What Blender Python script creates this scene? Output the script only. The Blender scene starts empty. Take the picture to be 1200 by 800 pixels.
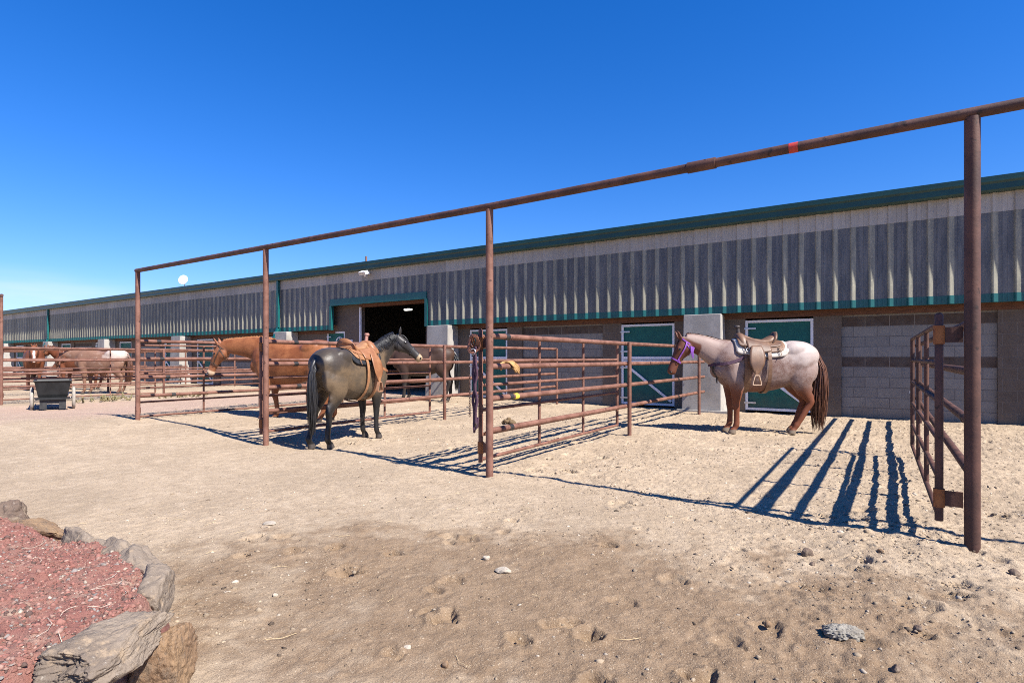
import bpy, bmesh, math, random
import numpy as np
from mathutils import Vector, Matrix
R = math.radians
scn = bpy.context.scene
COL = scn.collection
random.seed(7)
rng = np.random.default_rng(11)
ZCAM = 1.2
YAW = math.atan2(663, 1000)
CY, SY = math.cos(YAW), math.sin(YAW)

# ------------------------------------------------------------------ helpers
def sst(a, b, x):
    t = np.clip((x - a) / (b - a), 0, 1)
    return t * t * (3 - 2 * t)

def _hash(ix, iy, seed):
    n = (ix.astype(np.int64) * 374761393 + iy.astype(np.int64) * 668265263 + seed * 974711) & 0xFFFFFFFF
    n = ((n ^ (n >> 13)) * 1274126177) & 0xFFFFFFFF
    n = n ^ (n >> 16)
    return (n & 0xFFFF) / 65535.0

def vnoise(x, y, seed=0):
    x = np.asarray(x, float); y = np.asarray(y, float)
    ix = np.floor(x); iy = np.floor(y)
    fx = x - ix; fy = y - iy
    fx = fx * fx * fx * (fx * (fx * 6 - 15) + 10); fy = fy * fy * fy * (fy * (fy * 6 - 15) + 10)
    a = _hash(ix, iy, seed); b = _hash(ix + 1, iy, seed); c = _hash(ix, iy + 1, seed); d = _hash(ix + 1, iy + 1, seed)
    return (a + (b - a) * fx + (c - a) * fy + (a - b - c + d) * fx * fy) * 2 - 1

def ground_point(px, py, z=0.0):
    """a place on the ground read off the photograph's survey"""
    t = (ZCAM - z) * 663.0 / (py - 419.0)
    a = (px - 600) / 663.0
    return (CY * a - SY) * t, (SY * a + CY) * t

class MB:
    """collects shapes into one mesh"""
    def __init__(s):
        s.v = []; s.f = []; s.m = []; s.sm = []
    def add(s, verts, faces, mi=0, smooth=False):
        o = len(s.v)
        s.v.extend([tuple(p) for p in verts])
        for f in faces:
            s.f.append(tuple(i + o for i in f)); s.m.append(mi); s.sm.append(smooth)
    def box(s, lo, hi, mi=0, rot=None, at=None):
        x0, y0, z0 = lo; x1, y1, z1 = hi
        P = [(x0,y0,z0),(x1,y0,z0),(x1,y1,z0),(x0,y1,z0),(x0,y0,z1),(x1,y0,z1),(x1,y1,z1),(x0,y1,z1)]
        if rot is not None:
            P = [rot @ Vector(p) for p in P]
        if at is not None:
            P = [Vector(p) + Vector(at) for p in P]
        s.add(P, [(0,3,2,1),(4,5,6,7),(0,1,5,4),(1,2,6,5),(2,3,7,6),(3,0,4,7)], mi)
    def tube(s, pts, r, seg=10, mi=0, caps=True, closed=False):
        pts = [Vector(p) for p in pts]; n = len(pts)
        rs = r if isinstance(r, (list, tuple)) else [r] * n
        V = []; prev = None
        for i in range(n):
            if closed: t = pts[(i+1) % n] - pts[i-1]
            else: t = pts[min(i+1, n-1)] - pts[max(i-1, 0)]
            if t.length < 1e-9: t = Vector((0,0,1))
            t.normalize()
            if prev is None:
                a = Vector((0,0,1)) if abs(t.z) < .9 else Vector((1,0,0))
                u = t.cross(a).normalized()
            else:
                u = (prev - t * prev.dot(t))
                u = u.normalized() if u.length > 1e-6 else t.orthogonal().normalized()
            prev = u; w = t.cross(u)
            for k in range(seg):
                an = 2*math.pi*k/seg
                V.append(pts[i] + (u*math.cos(an) + w*math.sin(an)) * rs[i])
        F = []
        m = n if closed else n-1
        for i in range(m):
            j = (i+1) % n
            for k in range(seg):
                k2 = (k+1) % seg
                F.append((i*seg+k, i*seg+k2, j*seg+k2, j*seg+k))
        s.add(V, F, mi, True)
        if caps and not closed:
            s.add(V[:seg], [tuple(range(seg-1, -1, -1))], mi)
            s.add(V[-seg:], [tuple(range(seg))], mi)
    def strap(s, pts, nrm, w, th, mi=0, closed=False):
        """flat band along pts, nrm = outward normals, w = width, th = thickness"""
        pts = [Vector(p) for p in pts]; n = len(pts); V = []
        for i in range(n):
            if closed: t = (pts[(i+1) % n] - pts[i-1])
            else: t = pts[min(i+1,n-1)] - pts[max(i-1,0)]
            t = t.normalized() if t.length > 1e-9 else Vector((0,0,1))
            N = Vector(nrm[i]); N = (N - t*N.dot(t)); N = N.normalized() if N.length > 1e-6 else t.orthogonal().normalized()
            B = t.cross(N)
            for a, b in ((-.5,0),(.5,0),(.5,1),(-.5,1)):
                V.append(pts[i] + B*w*a + N*th*b)
        F = []
        for i in range(n if closed else n-1):
            j = (i+1) % n
            for k in range(4):
                k2 = (k+1) % 4
                F.append((i*4+k, j*4+k, j*4+k2, i*4+k2))
        s.add(V, F, mi)
        if not closed:
            s.add(V[:4], [(0,1,2,3)], mi); s.add(V[-4:], [(3,2,1,0)], mi)
    def ell(s, c, r, seg=14, rings=9, mi=0, rot=None):
        V = []; F = []
        for i in range(rings+1):
            ph = math.pi*i/rings
            for k in range(seg):
                an = 2*math.pi*k/seg
                p = Vector((r[0]*math.sin(ph)*math.cos(an), r[1]*math.sin(ph)*math.sin(an), r[2]*math.cos(ph)))
                if rot is not None: p = rot @ p
                V.append(p + Vector(c))
        for i in range(rings):
            for k in range(seg):
                k2 = (k+1) % seg
                F.append((i*seg+k, (i+1)*seg+k, (i+1)*seg+k2, i*seg+k2))
        s.add(V, F, mi, True)
    def loft(s, st, seg=22, n=2.2, sub=4, mi=0):
        """st: rows (cx,cy,cz, dx,dy,dz, r_dorsal, r_ventral, width)"""
        A = np.array(st, float)
        D = densify(A, sub)
        V = []; N = len(D)
        for i in range(N):
            c = Vector(D[i,:3]); t = Vector(D[min(i+1,N-1),:3]) - Vector(D[max(i-1,0),:3])
            t.normalize()
            d = Vector(D[i,3:6]); d = (d - t*d.dot(t)).normalized()
            l = t.cross(d)
            rd, rv, w = D[i,6:9]
            for k in range(seg):
                an = 2*math.pi*k/seg
                cc, ss = math.cos(an), math.sin(an)
                a = math.copysign(abs(cc)**(2/n), cc); b = math.copysign(abs(ss)**(2/n), ss)
                V.append(c + d*a*(rd if cc > 0 else rv) + l*b*w)
        F = []
        for i in range(N-1):
            for k in range(seg):
                k2 = (k+1) % seg
                F.append((i*seg+k, i*seg+k2, (i+1)*seg+k2, (i+1)*seg+k))
        F.append(tuple(range(seg-1,-1,-1))); F.append(tuple(range((N-1)*seg, N*seg)))
        s.add(V, F, mi, True)
    def mesh(s, name, mats):
        me = bpy.data.meshes.new(name)
        me.from_pydata(s.v, [], s.f)
        for m in (mats if isinstance(mats, (list,tuple)) else [mats]):
            me.materials.append(m)
        me.polygons.foreach_set('material_index', s.m)
        me.polygons.foreach_set('use_smooth', s.sm)
        me.update()
        return me
    def build(s, name, mats, parent=None):
        o = bpy.data.objects.new(name, s.mesh(name, mats)); COL.objects.link(o)
        if parent is not None: o.parent = parent
        return o

def densify(A, sub):
    n = len(A); out = []
    for i in range(n-1):
        p0 = A[max(i-1,0)]; p1 = A[i]; p2 = A[i+1]; p3 = A[min(i+2,n-1)]
        for k in range(sub):
            t = k/sub
            out.append(.5*((2*p1) + (-p0+p2)*t + (2*p0-5*p1+4*p2-p3)*t*t + (-p0+3*p1-3*p2+p3)*t**3))
    out.append(A[-1])
    return np.array(out)

def tag(o, label=None, cat=None, group=None, kind=None):
    if label: o['label'] = label
    if cat: o['category'] = cat
    if group: o['group'] = group
    if kind: o['kind'] = kind
    return o

def empty(name, loc, rz=0, sc=1.0):
    o = bpy.data.objects.new(name, None); COL.objects.link(o)
    o.location = loc; o.rotation_euler = (0,0,rz); o.scale = (sc,sc,sc)
    o.empty_display_size = .2
    return o

def copy_tree(o, parent=None):
    c = o.copy(); COL.objects.link(c); c.parent = parent
    for ch in list(o.children): copy_tree(ch, c)
    return c

# ------------------------------------------------------------------ materials
class NT:
    def __init__(s, name):
        s.m = bpy.data.materials.new(name); s.m.use_nodes = True
        s.t = s.m.node_tree; s.b = s.t.nodes['Principled BSDF']
    def n(s, typ, **kw):
        nd = s.t.nodes.new(typ)
        for k, v in kw.items():
            if k.startswith('i_'): nd.inputs[k[2:].replace('_',' ')].default_value = v
            else: setattr(nd, k, v)
        return nd
    def l(s, a, b): s.t.links.new(a, b)
    def coord(s, scale=(1,1,1), kind='Object'):
        tc = s.n('ShaderNodeTexCoord'); mp = s.n('ShaderNodeMapping')
        mp.inputs['Scale'].default_value = scale
        s.l(tc.outputs[kind], mp.inputs['Vector']); return mp.outputs['Vector']
    def noise(s, vec, scale, detail=4, rough=.55):
        nd = s.n('ShaderNodeTexNoise'); nd.inputs['Scale'].default_value = scale
        nd.inputs['Detail'].default_value = detail; nd.inputs['Roughness'].default_value = rough
        s.l(vec, nd.inputs['Vector']); return nd.outputs['Fac']
    def ramp(s, fac, lo, hi, a=0., b=1.):
        nd = s.n('ShaderNodeMapRange'); nd.interpolation_type = 'SMOOTHSTEP'
        nd.inputs['From Min'].default_value = lo; nd.inputs['From Max'].default_value = hi
        nd.inputs['To Min'].default_value = a; nd.inputs['To Max'].default_value = b
        s.l(fac, nd.inputs['Value']); return nd.outputs['Result']
    def mix(s, fac, a, b, mode='MIX'):
        nd = s.n('ShaderNodeMix'); nd.data_type = 'RGBA'; nd.blend_type = mode
        for sock, v in ((nd.inputs[0], fac), (nd.inputs[6], a), (nd.inputs[7], b)):
            if hasattr(v, 'links') or isinstance(v, bpy.types.NodeSocket): s.l(v, sock)
            elif isinstance(v, (int, float)): sock.default_value = v
            else: sock.default_value = (*v, 1)
        return nd.outputs[2]
    def math(s, op, a, b=None):
        nd = s.n('ShaderNodeMath'); nd.operation = op
        for i, v in enumerate((a, b)):
            if v is None: continue
            if isinstance(v, bpy.types.NodeSocket): s.l(v, nd.inputs[i])
            else: nd.inputs[i].default_value = v
        return nd.outputs[0]
    def attr(s, name):
        nd = s.n('ShaderNodeAttribute'); nd.attribute_name = name; return nd
    def base(s, c):
        if isinstance(c, bpy.types.NodeSocket): s.l(c, s.b.inputs['Base Color'])
        else: s.b.inputs['Base Color'].default_value = (*c, 1)
    def set(s, rough=None, metal=None, spec=None, sheen=None):
        if rough is not None:
            if isinstance(rough, bpy.types.NodeSocket): s.l(rough, s.b.inputs['Roughness'])
            else: s.b.inputs['Roughness'].default_value = rough
        if metal is not None: s.b.inputs['Metallic'].default_value = metal
        if spec is not None: s.b.inputs['Specular IOR Level'].default_value = spec
        if sheen is not None: s.b.inputs['Sheen Weight'].default_value = sheen
    def bump(s, h, strength=.5, dist=.01, prev=None):
        nd = s.n('ShaderNodeBump'); nd.inputs['Strength'].default_value = strength
        nd.inputs['Distance'].default_value = dist
        s.l(h, nd.inputs['Height'])
        if prev is not None: s.l(prev, nd.inputs['Normal'])
        s.l(nd.outputs['Normal'], s.b.inputs['Normal']); return nd.outputs['Normal']

def mat_var(name, c1, c2, scale=8, rough=.6, metal=0, bump=0., bscale=40, spec=.4, stretch=(1,1,1), lo=.35, hi=.65, c3=None, s3=60, dist=.004):
    t = NT(name); v = t.coord(stretch)
    c = t.mix(t.ramp(t.noise(v, scale, 6, .6), lo, hi), c1, c2)
    if c3 is not None:
        c = t.mix(t.ramp(t.noise(v, s3, 4, .6), .58, .7), c, c3)
    t.base(c); t.set(rough, metal, spec)
    if bump: t.bump(t.noise(v, bscale, 5, .6), bump, dist)
    return t.m

M = {}
M['rust'] = mat_var('rusty_pipe', (.125,.055,.037), (.20,.098,.070), 5, .66, 0, .35, 60, .3, c3=(.065,.03,.022), s3=22)
M['rust_dark'] = mat_var('dark_rusty_pipe', (.055,.026,.020), (.105,.048,.034), 4, .62, 0, .35, 55, .35, c3=(.03,.016,.013), s3=18)
M['rust_orange'] = mat_var('orange_rust', (.22,.075,.025), (.30,.12,.04), 9, .75, 0, .4, 60, .3, c3=(.12,.04,.02), s3=30)
M['black_paint'] = mat_var('black_tape', (.012,.012,.013), (.03,.026,.024), 20, .55)
M['yellow_tape'] = mat_var('yellow_tape', (.75,.62,.06), (.65,.52,.05), 30, .5)
M['red_tape'] = mat_var('red_tape', (.45,.04,.03), (.35,.05,.035), 30, .5)
M['white_paint'] = mat_var('white_painted_metal', (.72,.72,.74), (.62,.62,.66), 6, .5, 0, .05, 40)
M['teal'] = mat_var('teal_painted_trim', (.003,.070,.070), (.005,.092,.090), 3, .42, 0, .05, 20, .5)
M['roof_green'] = mat_var('dark_green_roof_metal', (.004,.036,.031), (.006,.047,.040), 2, .4, 0, 0, 20, .5)
M['door_green'] = mat_var('dark_green_door', (.003,.052,.046), (.006,.068,.058), 5, .5, 0, .1, 30, .4, c3=(.03,.09,.075), s3=9)
t = NT('dark_green_door'); v = t.coord()
c = t.mix(t.ramp(t.noise(v, 5, 5, .6), .35, .65), (.002,.082,.072), (.004,.098,.085))
sx = t.n('ShaderNodeSeparateXYZ'); t.l(v, sx.inputs[0])
c = t.mix(t.ramp(t.math('ADD', sx.outputs['Z'], t.math('MULTIPLY', t.noise(v, 7, 5, .7), .7)), .80, .30, 0, .4), c, (.13,.11,.075))
t.base(c); t.set(.55, 0, .35); t.bump(t.noise(v, 30, 4, .6), .15, .004); M['door_green'] = t.m
M['wood'] = mat_var('brown_header_board', (.15,.065,.035), (.09,.04,.024), 6, .7, 0, .3, 30, .3, (1,1,8))
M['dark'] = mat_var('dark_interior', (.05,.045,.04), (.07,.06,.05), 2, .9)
M['concrete'] = mat_var('precast_concrete', (.27,.25,.225), (.36,.335,.305), 2.2, .85, 0, .35, 45, .25, c3=(.27,.25,.225), s3=5)
M['rubber'] = mat_var('black_rubber', (.02,.02,.021), (.035,.034,.034), 12, .55, 0, .1, 40)
M['poly'] = mat_var('black_plastic_tub', (.006,.0065,.007), (.013,.0135,.014), 5, .5, 0, .06, 30)
M['tyre_dusty'] = mat_var('dusty_tyre', (.36,.32,.27), (.26,.23,.20), 12, .85, 0, .2, 40)
M['steel'] = mat_var('galvanised_steel', (.45,.45,.46), (.58,.58,.6), 10, .4, .7)
M['glove'] = mat_var('tan_suede', (.42,.25,.10), (.31,.17,.06), 14, .85, 0, .3, 60)
M['rope_purple'] = mat_var('dark_purple_rope', (.045,.022,.04), (.085,.04,.06), 60, .8, 0, .5, 160)
M['leather_red'] = mat_var('red_brown_leather', (.13,.05,.028), (.19,.08,.045), 20, .5, 0, .2, 60)

def siding_mat(name, c1, c2, streak):
    t = NT(name); v = t.coord((1,1,.12)); v2 = t.coord((1,1,1))
    s = t.ramp(t.noise(v, 9, 5, .65), .38, .66)
    c = t.mix(s, c1, c2)
    sx = t.n('ShaderNodeSeparateXYZ'); t.l(t.coord(), sx.inputs[0]); wn = t.n('ShaderNodeTexWhiteNoise'); wn.noise_dimensions = '1D'
    t.l(t.math('FLOOR', t.math('DIVIDE', sx.outputs['X'], .915)), wn.inputs['W'])
    c = t.mix(t.math('MULTIPLY', wn.outputs['Value'], .55), c, t.mix(.5, c, (.02,.02,.022)))
    c = t.mix(t.ramp(t.noise(v2, 26, 5, .7), .5, .75, 0, .5), c, streak)
    t.base(c); t.set(.55, 0, .4)
    t.bump(t.noise(v2, 3, 2, .5), .12, .01)
    return t.m
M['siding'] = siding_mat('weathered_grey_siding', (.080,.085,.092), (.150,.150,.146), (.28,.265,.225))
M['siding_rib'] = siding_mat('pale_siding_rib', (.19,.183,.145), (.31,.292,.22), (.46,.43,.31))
M['siding_up'] = siding_mat('beige_siding', (.35,.32,.275), (.405,.37,.32), (.45,.41,.35))

def block_mat(name, c1, c2, stripes=None, mortar=(.30,.29,.28), wid=.406, lines=1.):
    t = NT(name)
    tc = t.n('ShaderNodeTexCoord'); sx = t.n('ShaderNodeSeparateXYZ'); t.l(tc.outputs['Object'], sx.inputs[0])
    cb = t.n('ShaderNodeCombineXYZ')
    t.l(t.math('ADD', sx.outputs['X'], sx.outputs['Y']), cb.inputs['X']); t.l(sx.outputs['Z'], cb.inputs['Y'])
    bk = t.n('ShaderNodeTexBrick'); t.l(cb.outputs[0], bk.inputs['Vector'])
    bk.inputs['Scale'].default_value = 1; bk.inputs['Brick Width'].default_value = wid; bk.inputs['Row Height'].default_value = .203
    bk.inputs['Mortar Size'].default_value = .005; bk.inputs['Mortar Smooth'].default_value = .3
    bk.inputs['Color1'].default_value = (*c1,1); bk.inputs['Color2'].default_value = (*c2,1); bk.inputs['Mortar'].default_value = (*mortar,1)
    col = bk.outputs['Color']
    if stripes:
        row = t.math('FLOOR', t.math('DIVIDE', sx.outputs['Z'], .203))
        bk2 = t.n('ShaderNodeTexBrick'); t.l(cb.outputs[0], bk2.inputs['Vector'])
        for k in ('Scale','Brick Width','Row Height','Mortar Size','Mortar Smooth'):
            bk2.inputs[k].default_value = bk.inputs[k].default_value
        bk2.inputs['Color1'].default_value = (.065,.045,.036,1); bk2.inputs['Color2'].default_value = (.082,.057,.044,1)
        bk2.inputs['Mortar'].default_value = (.27,.23,.19,1)
        msk = None
        for r in stripes:
            e = t.math('COMPARE', row, r); 
            e.node.inputs[2].default_value = .1
            msk = e if msk is None else t.math('MAXIMUM', msk, e)
        col = t.mix(msk, col, bk2.outputs['Color'])
    v = t.coord()
    col = t.mix(t.ramp(t.noise(v, 7, 5, .6), .3, .7, 0, .35), col, (.15,.13,.115))
    # rain splash dirt low on the wall
    col = t.mix(t.ramp(t.math('ADD', sx.outputs['Z'], t.math('MULTIPLY', t.noise(v, 4), .3)), .5, .1, 0, .45), col, (.22,.17,.12))
    t.base(col); t.set(.9, 0, .2)
    b1 = t.bump(bk.outputs['Fac'], -.6 if False else .6, -.006)
    t.bump(t.noise(v, 70, 4, .6), .3, .004, b1)
    return t.m
M['cmu'] = block_mat('grey_block', (.195,.184,.172), (.245,.230,.210), (5, 9), (.085,.083,.088))
M['pilaster'] = block_mat('brown_block', (.105,.080,.062), (.13,.098,.074), None, (.16,.135,.115))
# ------------------------------------------------------------------ ground
prints = []
def rough_mask(X, Y):
    pen = sst(4.3, 5.2, Y) * sst(-10.6, -8, X)
    right = sst(-2.2, .2, X) * sst(1.0, 2.4, Y)
    dampz = damp_mask(X, Y) * .5
    return np.clip(np.maximum(np.maximum(pen*.75, right), np.maximum(dampz, .28)), 0, 1)
def damp_mask(X, Y):
    u = (X + 1.35) * .97 + (Y - 2.35) * .24; v = -(X + 1.35) * .24 + (Y - 2.35) * .97
    d = np.sqrt((u/2.45)**2 + (v/1.12)**2) + .24*vnoise(X*1.1, Y*1.1, 5) + .20*vnoise(X*3.3, Y*3.3, 6) + .16*vnoise(X*9, Y*9, 61) + .12*vnoise(X*23, Y*23, 62)
    return 1 - sst(.60, 1.18, d)
def base_z(X, Y):
    z = .135*np.exp(-((X + 11.4)/2.3)**2) * sst(1.0, 4.0, Y) * (1 - sst(9, 13, Y)*.6)
    z = z + .05*sst(-14, -20, X)
    z = z - .02*sst(-.2, -12, X)*0
    return z
for px, py, r, d, a in [(405,672,.075,.040,.3),(412,668,.05,.02,1.2),(392,644,.06,.025,.4),(344,650,.06,.02,.5),(460,650,.06,.025,.2),
        (527,636,.045,.02,0),(520,722,.07,.035,-.5),(505,716,.05,.02,.4),(528,681,.06,.02,.3),(607,748,.055,.03,-.3),(690,742,.06,.045,-.6),
        (668,730,.06,.03,.4),(648,730,.05,.03,.2),(712,642,.05,.03,.3),(300,634,.09,.015,.2),(330,632,.07,.018,.1),(700,800,.06,.04,.3),(820,792,.06,.035,.4),
        (283,655,.05,.02,0),(900,735,.06,.02,.8),(1010,655,.05,.03,.2),(950,690,.08,.02,.4),(1075,712,.08,.025,.6),(1120,700,.07,.02,.1),(790,680,.07,.02,.3)]:
    X, Y = ground_point(px, py); prints.append((X, Y, r, d, a))
for i in range(260):
    X = random.uniform(-9.5, 3.5); Y = random.uniform(4.9, 12.3)
    prints.append((X, Y, random.uniform(.05,.09), random.uniform(.012,.035), random.uniform(0,6)))
for i in range(70):
    X = random.uniform(-2.5, 3); Y = random.uniform(1.6, 5)
    prints.append((X, Y, random.uniform(.045,.08), random.uniform(.008,.024), random.uniform(0,6)))

def ground_z(X, Y, detail=True):
    X = np.asarray(X, float); Y = np.asarray(Y, float)
    z = base_z(X, Y) + .018*vnoise(X*.55, Y*.55, 1)
    if detail:
        k = rough_mask(X, Y)
        z = z + k*(.016*vnoise(X*1.7, Y*1.7, 2) + .012*vnoise(X*4.3, Y*4.3, 3))
        n = vnoise(X*10, Y*10, 4); z = z + k*.0075*n
        cl = vnoise(X*16+3, Y*16, 8); z = z + k*.014*sst(.42, .85, cl)*sst(-.2, .5, vnoise(X*1.3, Y*1.3, 9))
        z = z + .0040*(.35+k)*vnoise(X*27, Y*27, 7)
        g_ = (.3+k)
        z = z + .0032*g_*vnoise(X*48, Y*48, 10) + .007*k*sst(.55,.9,vnoise(X*34, Y*34, 15))*sst(-.3,.4,vnoise(X*2.1, Y*2.1, 16))
    return z
def gz(x, y):
    return float(ground_z(x, y, False))

def seg(a, b, n): return list(np.linspace(a, b, n, endpoint=False))
xs = np.array(seg(-900,-120,10)+seg(-120,-30,30)+seg(-30,-13,120)+seg(-13,-5,330)+seg(-5,2.4,720)+seg(2.4,5,90)+seg(5,16,40)+seg(16,120,20)+seg(120,900,8)+[900.])
ys = np.array(seg(-900,-60,8)+seg(-60,-4,16)+seg(-4,.8,40)+seg(.8,5.6,460)+seg(5.6,9,170)+seg(9,14,80)+seg(14,60,20)+seg(60,900,10)+[900.])
GX, GY = np.meshgrid(xs, ys)
GZ = ground_z(GX, GY)
GZ = np.where((np.abs(GX) > 60) | (GY > 60) | (GY < -10), base_z(GX, GY), GZ)
for (hx, hy, r, d, a) in prints:
    i0, i1 = np.searchsorted(xs, hx-.25), np.searchsorted(xs, hx+.25)
    j0, j1 = np.searchsorted(ys, hy-.25), np.searchsorted(ys, hy+.25)
    sx_ = GX[j0:j1, i0:i1] - hx; sy_ = GY[j0:j1, i0:i1] - hy
    u = sx_*math.cos(a) + sy_*math.sin(a); v = -sx_*math.sin(a) + sy_*math.cos(a)
    q = np.sqrt((u/(r*1.15))**2 + (v/r)**2) + .30*vnoise(GX[j0:j1, i0:i1]*18, GY[j0:j1, i0:i1]*18, 12) + .16*vnoise(GX[j0:j1, i0:i1]*45, GY[j0:j1, i0:i1]*45, 13)
    GZ[j0:j1, i0:i1] += -d*(1 - sst(.68, 1.0, q)) + d*.35*np.exp(-((q-1.2)/.22)**2)
for (hx, hy) in [(.45,4.6),(-3.32,4.6),(-7.1,4.6),(-10.85,4.6),(-3.3,8.24),(-3.3,12.1),(.5,8.3),(-7.1,8.36)]:
    d_ = np.hypot(GX-hx, GY-hy); GZ += (.006 + .010*vnoise(GX*14, GY*14, 71))*np.exp(-(d_/.13)**2)
nx, ny = len(xs), len(ys)
me = bpy.data.meshes.new('ground')
V = np.stack([GX, GY, GZ], -1).reshape(-1, 3)
idx = np.arange(nx*ny).reshape(ny, nx)
Fq = np.stack([idx[:-1,:-1], idx[:-1,1:], idx[1:,1:], idx[1:,:-1]], -1).reshape(-1, 4)
me.vertices.add(len(V)); me.vertices.foreach_set('co', V.astype(np.float32).ravel())
me.loops.add(Fq.size); me.loops.foreach_set('vertex_index', Fq.astype(np.int32).ravel())
me.polygons.add(len(Fq)); me.polygons.foreach_set('loop_start', np.arange(0, Fq.size, 4, dtype=np.int32))
me.polygons.foreach_set('use_smooth', np.ones(len(Fq), bool))
me.update(calc_edges=True); me.validate()
def fattr(me, name, arr):
    a = me.attributes.new(name, 'FLOAT', 'POINT'); a.data.foreach_set('value', np.asarray(arr, np.float32).ravel())
fattr(me, 'damp', damp_mask(GX, GY))
pink = sst(-11.2, -13, GX) * (1 - sst(-16.6, -18, GX)) * sst(1.0, 5, GY) * .9
pink = np.maximum(pink, .5*np.exp(-(((GX+1.75)/.35)**2 + ((GY-.75)/.35)**2)))
fattr(me, 'pink', np.clip(pink + .25*vnoise(GX*2, GY*2, 14)*(pink > .05), 0, 1))
fattr(me, 'pen', np.clip(rough_mask(GX, GY) * sst(3.6, 5, GY), 0, 1))

t = NT('dry_dirt'); v = t.coord()
n1 = t.noise(v, .9, 6, .6); n2 = t.noise(v, 7, 6, .65); n3 = t.noise(v, 42, 5, .7); n4 = t.noise(v, 140, 3, .7)
c = t.mix(t.ramp(n1, .38, .62), (.395,.303,.210), (.325,.247,.170))
c = t.mix(t.ramp(n2, .42, .7, 0, .55), c, (.28,.21,.142))
c = t.mix(t.ramp(n2, .50, .25, 0, .5), c, (.485,.385,.28))
dm = t.attr('damp').outputs['Fac']; pk = t.attr('pink').outputs['Fac']
dcol = t.mix(t.ramp(n2, .35, .68), (.178,.118,.072), (.238,.164,.104))
c = t.mix(t.math('MULTIPLY', dm, .94), c, dcol)
c = t.mix(t.math('MULTIPLY', pk, .6), c, t.mix(t.ramp(n3, .4, .6), (.42,.25,.20), (.33,.24,.205)))
c = t.mix(t.ramp(n3, .54, .68, 0, .75), c, (.19,.135,.092))
c = t.mix(t.ramp(n4, .57, .68, 0, .6), c, (.50,.41,.30))
c = t.mix(t.ramp(n4, .40, .30, 0, .6), c, (.15,.11,.08))
t.base(c); t.set(.95, 0, .12)
b = t.bump(n3, .8, .016); t.bump(n4, .75, .007, b)
me.materials.append(t.m)
ground = bpy.data.objects.new('ground', me); COL.objects.link(ground)
tag(ground, kind='structure')

# loose stones, clods and straw lying on the dirt
ico_v = np.array([(0,0,1),(.9,0,.2),(.28,.85,.2),(-.73,.53,.25),(-.73,-.53,.2),(.28,-.85,.22),(.6,.5,-.5),(-.25,.75,-.55),(-.75,0,-.5),(-.2,-.75,-.5),(.6,-.5,-.55)])
ico_f = np.array([(0,1,2),(0,2,3),(0,3,4),(0,4,5),(0,5,1),(1,6,2),(2,7,3),(3,8,4),(4,9,5),(5,10,1),(6,7,2),(7,8,3),(8,9,4),(9,10,5),(10,6,1)])
def scatter(name, P, S, cols, mat, flat=.65, label=None, kind='stuff', cat=None):
    n = len(P)
    ang = rng.uniform(0, 6.283, n); jit = rng.uniform(.65, 1.3, (n, len(ico_v), 3))
    vv = ico_v[None]*jit; st = rng.uniform(.7, 1.4, (n,1)); 
    vx = vv[...,0]*st; vy = vv[...,1]/st; vz = vv[...,2]*flat*rng.uniform(.6,1.2,(n,1))
    ca, sa = np.cos(ang)[:,None], np.sin(ang)[:,None]
    W = np.stack([ca*vx - sa*vy, sa*vx + ca*vy, vz], -1)*S[:,None,None] + P[:,None,:]
    me = bpy.data.meshes.new(name)
    me.vertices.add(n*len(ico_v)); me.vertices.foreach_set('co', W.astype(np.float32).ravel())
    F = (ico_f[None] + (np.arange(n)*len(ico_v))[:,None,None]).reshape(-1,3)
    me.loops.add(F.size); me.loops.foreach_set('vertex_index', F.astype(np.int32).ravel())
    me.polygons.add(len(F)); me.polygons.foreach_set('loop_start', np.arange(0,F.size,3,dtype=np.int32))
    me.update(calc_edges=True)
    a = me.attributes.new('tint','FLOAT_COLOR','POINT')
    C = np.concatenate([np.repeat(cols[:,None,:], len(ico_v), 1), np.ones((n,len(ico_v),1))], -1)
    a.data.foreach_set('color', C.astype(np.float32).ravel())
    me.materials.append(mat)
    o = bpy.data.objects.new(name, me); COL.objects.link(o)
    return tag(o, label, cat, None, kind)
t = NT('loose_stone'); v = t.coord()
t.base(t.mix(t.ramp(t.noise(v, 90, 4, .7), .35, .7, 0, .5), t.attr('tint').outputs['Color'], (.12,.09,.065)))
t.set(.92, 0, .15); t.bump(t.noise(v, 120, 4, .7), .6, .004); M['stone'] = t.m
def pal(n, cols, w):
    c = np.array(cols)[rng.choice(len(cols), n, p=np.array(w)/sum(w))]
    return c*rng.uniform(.75, 1.2, (n,1))
N = 90000
X = np.concatenate([rng.uniform(-5.2, 2.3, N//2), rng.uniform(-13, 3.5, N//2)])
Y = np.concatenate([.9 + 5*rng.uniform(0,1,N//2)**1.3, rng.uniform(4, 12.6, N//2)])
keep = rng.uniform(0,1,N) < (.10 + .9*rough_mask(X, Y)*sst(-.35, .45, vnoise(X*1.1, Y*1.1, 31)))
keep &= ~((X < -1.7) & (Y < 1.25))
X, Y = X[keep], Y[keep]; n = len(X)
S = .0032 + .0095*rng.uniform(0,1,n)**3 + .013*(rng.uniform(0,1,n) > .985) + .004*(Y > 4.5)
Zs = ground_z(X, Y) - S*.05
cols = pal(n, [(.40,.31,.215),(.32,.24,.165),(.23,.17,.115),(.50,.42,.33),(.085,.062,.045)], [4,4,3,1.5,1.8])
cols = cols*(1 - .28*damp_mask(X, Y))[:,None]
scatter('loose_gravel', np.stack([X,Y,Zs],-1), S, cols, M['stone'], .6, 'small loose stones and dirt crumbs scattered over the dry ground')
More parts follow.
